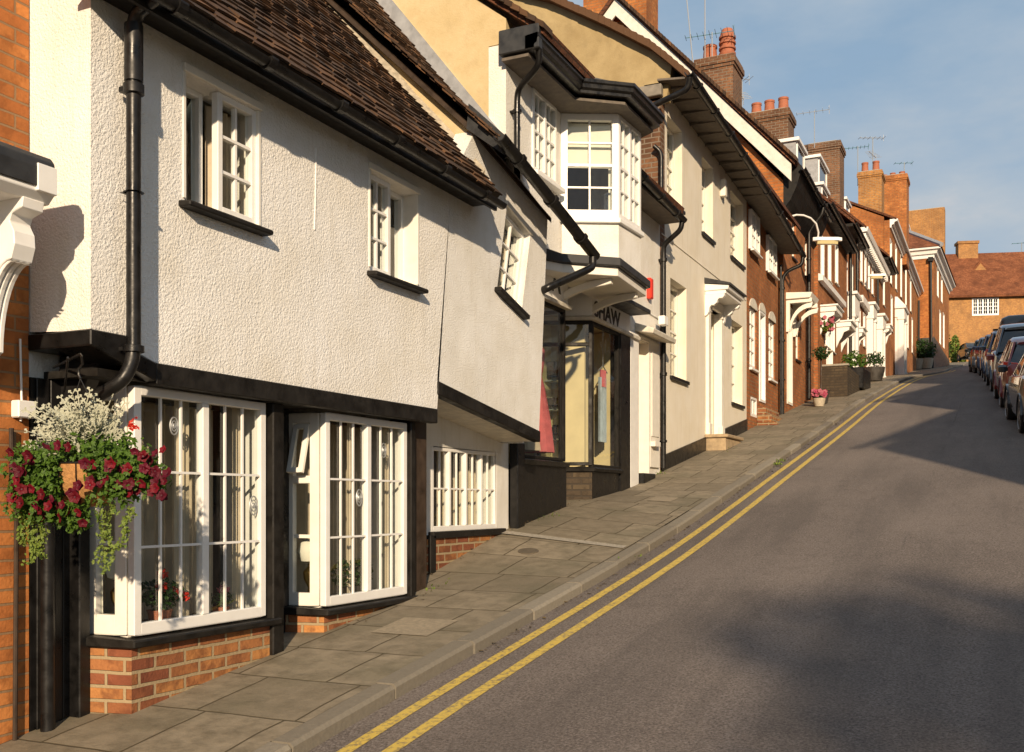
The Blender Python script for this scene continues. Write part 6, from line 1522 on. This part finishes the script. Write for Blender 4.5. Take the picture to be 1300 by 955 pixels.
    # lights, bumpers, plates, mirrors
    for s in (-1,1):
        b=MB(); b.hexa([V((s*Wd*.98,.30,.78)),V((s*Wd*.62,.0,.76)),V((s*Wd*.62,-.015,.76)),V((s*(Wd*.98+.012),.28,.78)),V((s*Wd*.93,.36,1.0)),V((s*Wd*.66,.06,.97)),V((s*Wd*.66,.03,.97)),V((s*(Wd*.96+.005),.34,1.0))]); b.build('tail_light',M['taillight'],rt,bevel=.01)
        b=MB(); b.hexa([V((s*Wd*.9,L-.45,.62)),V((s*Wd*.45,L-.02,.56)),V((s*Wd*.45,L+.015,.56)),V((s*Wd*.93,L-.42,.62)),V((s*Wd*.9,L-.5,.80)),V((s*Wd*.5,L-.12,.70)),V((s*Wd*.5,L-.08,.70)),V((s*Wd*.94,L-.48,.79))]); b.build('headlight',M['headlight'],rt,bevel=.01)
        b=MB(); b.loft([[V((s*(Wd+xx),L*.665+yy*k,belt+.07+zz*k)) for yy,zz in ((-.05,-.05),(.04,-.05),(.05,.03),(0,.07),(-.05,.04))] for xx,k in ((.03,.6),(.08,1.1),(.17,1.1),(.20,.7))]); b.build('wing_mirror',M[paint],rt,smooth=True)
    b=MB(); b.loft([[V((x,y,z)) for x,y,z in ((xx*Wd*.97,yy+.0,.24),(xx*Wd*.97,yy-.06,.28),(xx*Wd*.97,yy-.07,.5),(xx*Wd*.97,yy,.54))] for xx,yy in ((-1,.32),(-.93,.06),(-.6,-.02),(.6,-.02),(.93,.06),(1,.32))]); b.build('rear_bumper',M[paint if kind!='mpv' else 'trim'],rt,smooth=True)
    b=MB(); b.box(facing(-.085),-.26,.26,.55,.66,-.03,0); b.build('number_plate',M['plate_y'],rt)
    b=MB(); b.box(F((0,L+.03,0),(-1,0,0)),-.26,.26,.36,.47,-.1,0); b.build('number_plate',M['plate_w'],rt)
    rt.location=loc; rt.rotation_euler=(pitch,0,rz); return rt
def putcar(xl,yr,hd,label,paint,kind,flip=False):
    Wd={'hatch':.84,'estate':.88,'mpv':.9,'saloon':.86}[kind]; L={'hatch':3.9,'estate':4.5,'mpv':4.5,'saloon':4.4}[kind]
    # rear-left corner at (xl, yr), heading angle hd (positive turns left)
    z0=gk(yr+.8)-.05; z1=gk(yr+L-.8)-.05; pt=math.atan2(z1-z0,L-1.6)
    cx=xl+Wd*math.cos(hd); cy=yr+Wd*math.sin(hd)
    if flip:
        cx+=-math.sin(hd)*L; cy+=math.cos(hd)*L; r=car((cx,cy,gk(cy)-.05),hd+math.pi,-pt,label,paint,kind)
    else: r=car((cx,cy,gk(yr)-.05),hd,pt,label,paint,kind)
    return r
# left flank line of the parked cars
putcar(.34,18.5,R(4.5),'nearest parked car, black hatchback cut off by the right edge','p_black','hatch')
putcar(.03,23.3,R(3.0),'dark red hatchback parked second in the row','p_red','hatch')
putcar(-.20,28.2,R(2.5),'blue grey people carrier parked third in the row','p_silver','mpv')
c4=putcar(-.43,33.5,R(2.0),'dark blue estate car parked fourth, under the long roof box','p_blue','estate')
putcar(-.66,39.0,R(2.0),'dark blue hatchback parked fifth, beyond the roof box car','p_blue','hatch')
putcar(-.92,44.0,R(2.5),'dark pewter saloon parked sixth in the row','p_grey','saloon')
putcar(-1.2,49.6,R(2.5),'dark green hatchback furthest up the row of parked cars','p_dgreen','hatch')
c8=car((0,0,0),0,0,'black car facing down the hill, parked by the long brick wall at the top','p_black','hatch')
P8=att(1226,463.5,89); c8.location=(P8.x,P8.y,gk(P8.y)-.05); c8.rotation_euler=(0,0,R(180+18)); c8['group']='' ; del c8['group']
# roof box on the estate
h=R(2.0); Rm=Matrix.Rotation(h,3,'Z'); cL=V(c4.location); pt=c4.rotation_euler.x
rb=root('roof_box',(0,0,0),'dark grey streamlined roof box fixed on the fourth parked car','roof box'); ORI[rb.name]=V((0,0,0))
b=MB(); b.loft([[V((x*w,y,z*k)) for x,z in ((-.42,.0),(-.45,.12),(-.38,.30),(-.2,.37),(.2,.37),(.38,.30),(.45,.12),(.42,0))] for y,w,k in ((0,.85,.75),(.06,.97,.95),(.5,1,1),(1.3,.98,.95),(1.9,.8,.7),(2.1,.5,.35))]); b.build('box_shell',M['roofbox'],rb,smooth=True,sharp=50)
b=MB(); b.wbox(-.6,.6,.45,.52,-.06,-.005); b.wbox(-.6,.6,1.35,1.42,-.06,-.005); b.build('roof_bars',M['trim'],rb)
q=Matrix.Rotation(h,3,'Z')@Matrix.Rotation(pt,3,'X')@V((0,.7,1.585)); rb.location=cL+q; rb.rotation_euler=(pt,0,h)

# ================================================================= trees behind the viewer that dapple the road
def tree(x,y,H,cr,label,seed):
    z=gk(y)-.2; rt=root('street_tree',(x,y,z),label,'tree','trees down the hill behind the viewpoint'); random.seed(seed)
    b=MB(); b.tube([(x,y,z),(x+.1,y,z+H*.3),(x-.1,y+.1,z+H*.55),(x,y,z+H*.8)],[.32,.24,.16,.06],10)
    for k in range(9):
        a=k*2.4; zz=z+H*(.35+.05*k); e=V((x+cr*.8*math.cos(a),y+cr*.8*math.sin(a),zz+cr*.4)); b.tube([(x,y,zz),(V((x,y,zz))+e)/2+V((0,0,.2)),e],[.11,.07,.03],6)
    b.build('trunk',M['brownwood'],rt,smooth=True)
    b=MB()
    for k in range(16):
        a=random.random()*6.3; rr=cr*random.uniform(.1,.8); c=V((x+rr*math.cos(a),y+rr*math.sin(a),z+H*random.uniform(.66,.95))); leafcloud(b,c,cr*.42,cr*.42,cr*.34,230,.15,seed*31+k,.2); random.seed(seed*100+k)
    b.build('crown',M['leaf_d'],rt,fixn=False,uv=False)
TREES=[(11.6,-16.6,12.6,2.0),(16.5,-24.5,15.2,2.1)]
tree(*TREES[0],'broad leafed street tree just down the hill from the viewpoint on the right',1)
tree(*TREES[1],'taller street tree further down the hill on the right',2)

# ================================================================= light, sky, camera
EL=20.0; AZ=V((.455,-.89,0)).normalized()
sd=V((AZ.x*math.cos(R(EL)),AZ.y*math.cos(R(EL)),math.sin(R(EL))))
sun=bpy.data.lights.new('sun','SUN'); sun.energy=5.0; sun.angle=R(.9); sun.color=(1.0,.78,.53)
so=bpy.data.objects.new('sun',sun); COL.objects.link(so); so.rotation_euler=(-sd).to_track_quat('-Z','Y').to_euler(); so.location=(0,0,40)
w=bpy.data.worlds.new('World'); SC.world=w; w.use_nodes=True; nt=w.node_tree; bg=nt.nodes['Background']
sky=nt.nodes.new('ShaderNodeTexSky'); sky.sky_type='NISHITA'; sky.sun_disc=False; sky.sun_elevation=R(EL); sky.sun_rotation=math.atan2(sd.x,sd.y); sky.dust_density=1.2; sky.ozone_density=1.2
tc=nt.nodes.new('ShaderNodeTexCoord'); mp=nt.nodes.new('ShaderNodeMapping'); mp.inputs['Scale'].default_value=(1,1,2.6); nt.links.new(tc.outputs['Generated'],mp.inputs[0])
n1=noise_(nt,mp.outputs[0],2.6,6,.55); n2=noise_(nt,mp.outputs[0],7,5,.6)
f=math_(nt,'ADD',math_(nt,'MULTIPLY',n1,.75),math_(nt,'MULTIPLY',n2,.25))
cf=ramp(nt,f,[(.38,(.85,.85,.85)),(.50,(.95,.95,.95)),(.62,(1,1,1))])
cc=ramp(nt,f,[(.40,(1.5,2.15,2.85)),(.50,(1.95,2.5,3.1)),(.60,(2.55,2.9,3.25)),(.68,(3.4,3.35,3.4))])
col=mixc(nt,cf,sky.outputs[0],cc)
nt.links.new(col,bg.inputs[0]); bg.inputs[1].default_value=.15
cam=bpy.data.cameras.new('camera'); cam.sensor_width=36; cam.lens=36*FPX/1300; cam.shift_y=(HY-477.5)/1300; cam.clip_start=.05; cam.clip_end=3000
co=bpy.data.objects.new('camera',cam); COL.objects.link(co); co.location=(0,0,0); co.rotation_euler=(R(90),0,TH); SC.camera=co
SC.view_settings.view_transform='Standard'; SC.view_settings.look='None'; SC.view_settings.exposure=.30; SC.view_settings.gamma=1; SC.view_settings.use_curve_mapping=False
SC.render.engine='CYCLES'; SC.cycles.use_denoising=True; SC.cycles.max_bounces=8; SC.cycles.transparent_max_bounces=12; SC.cycles.caustics_reflective=False; SC.cycles.caustics_refractive=False
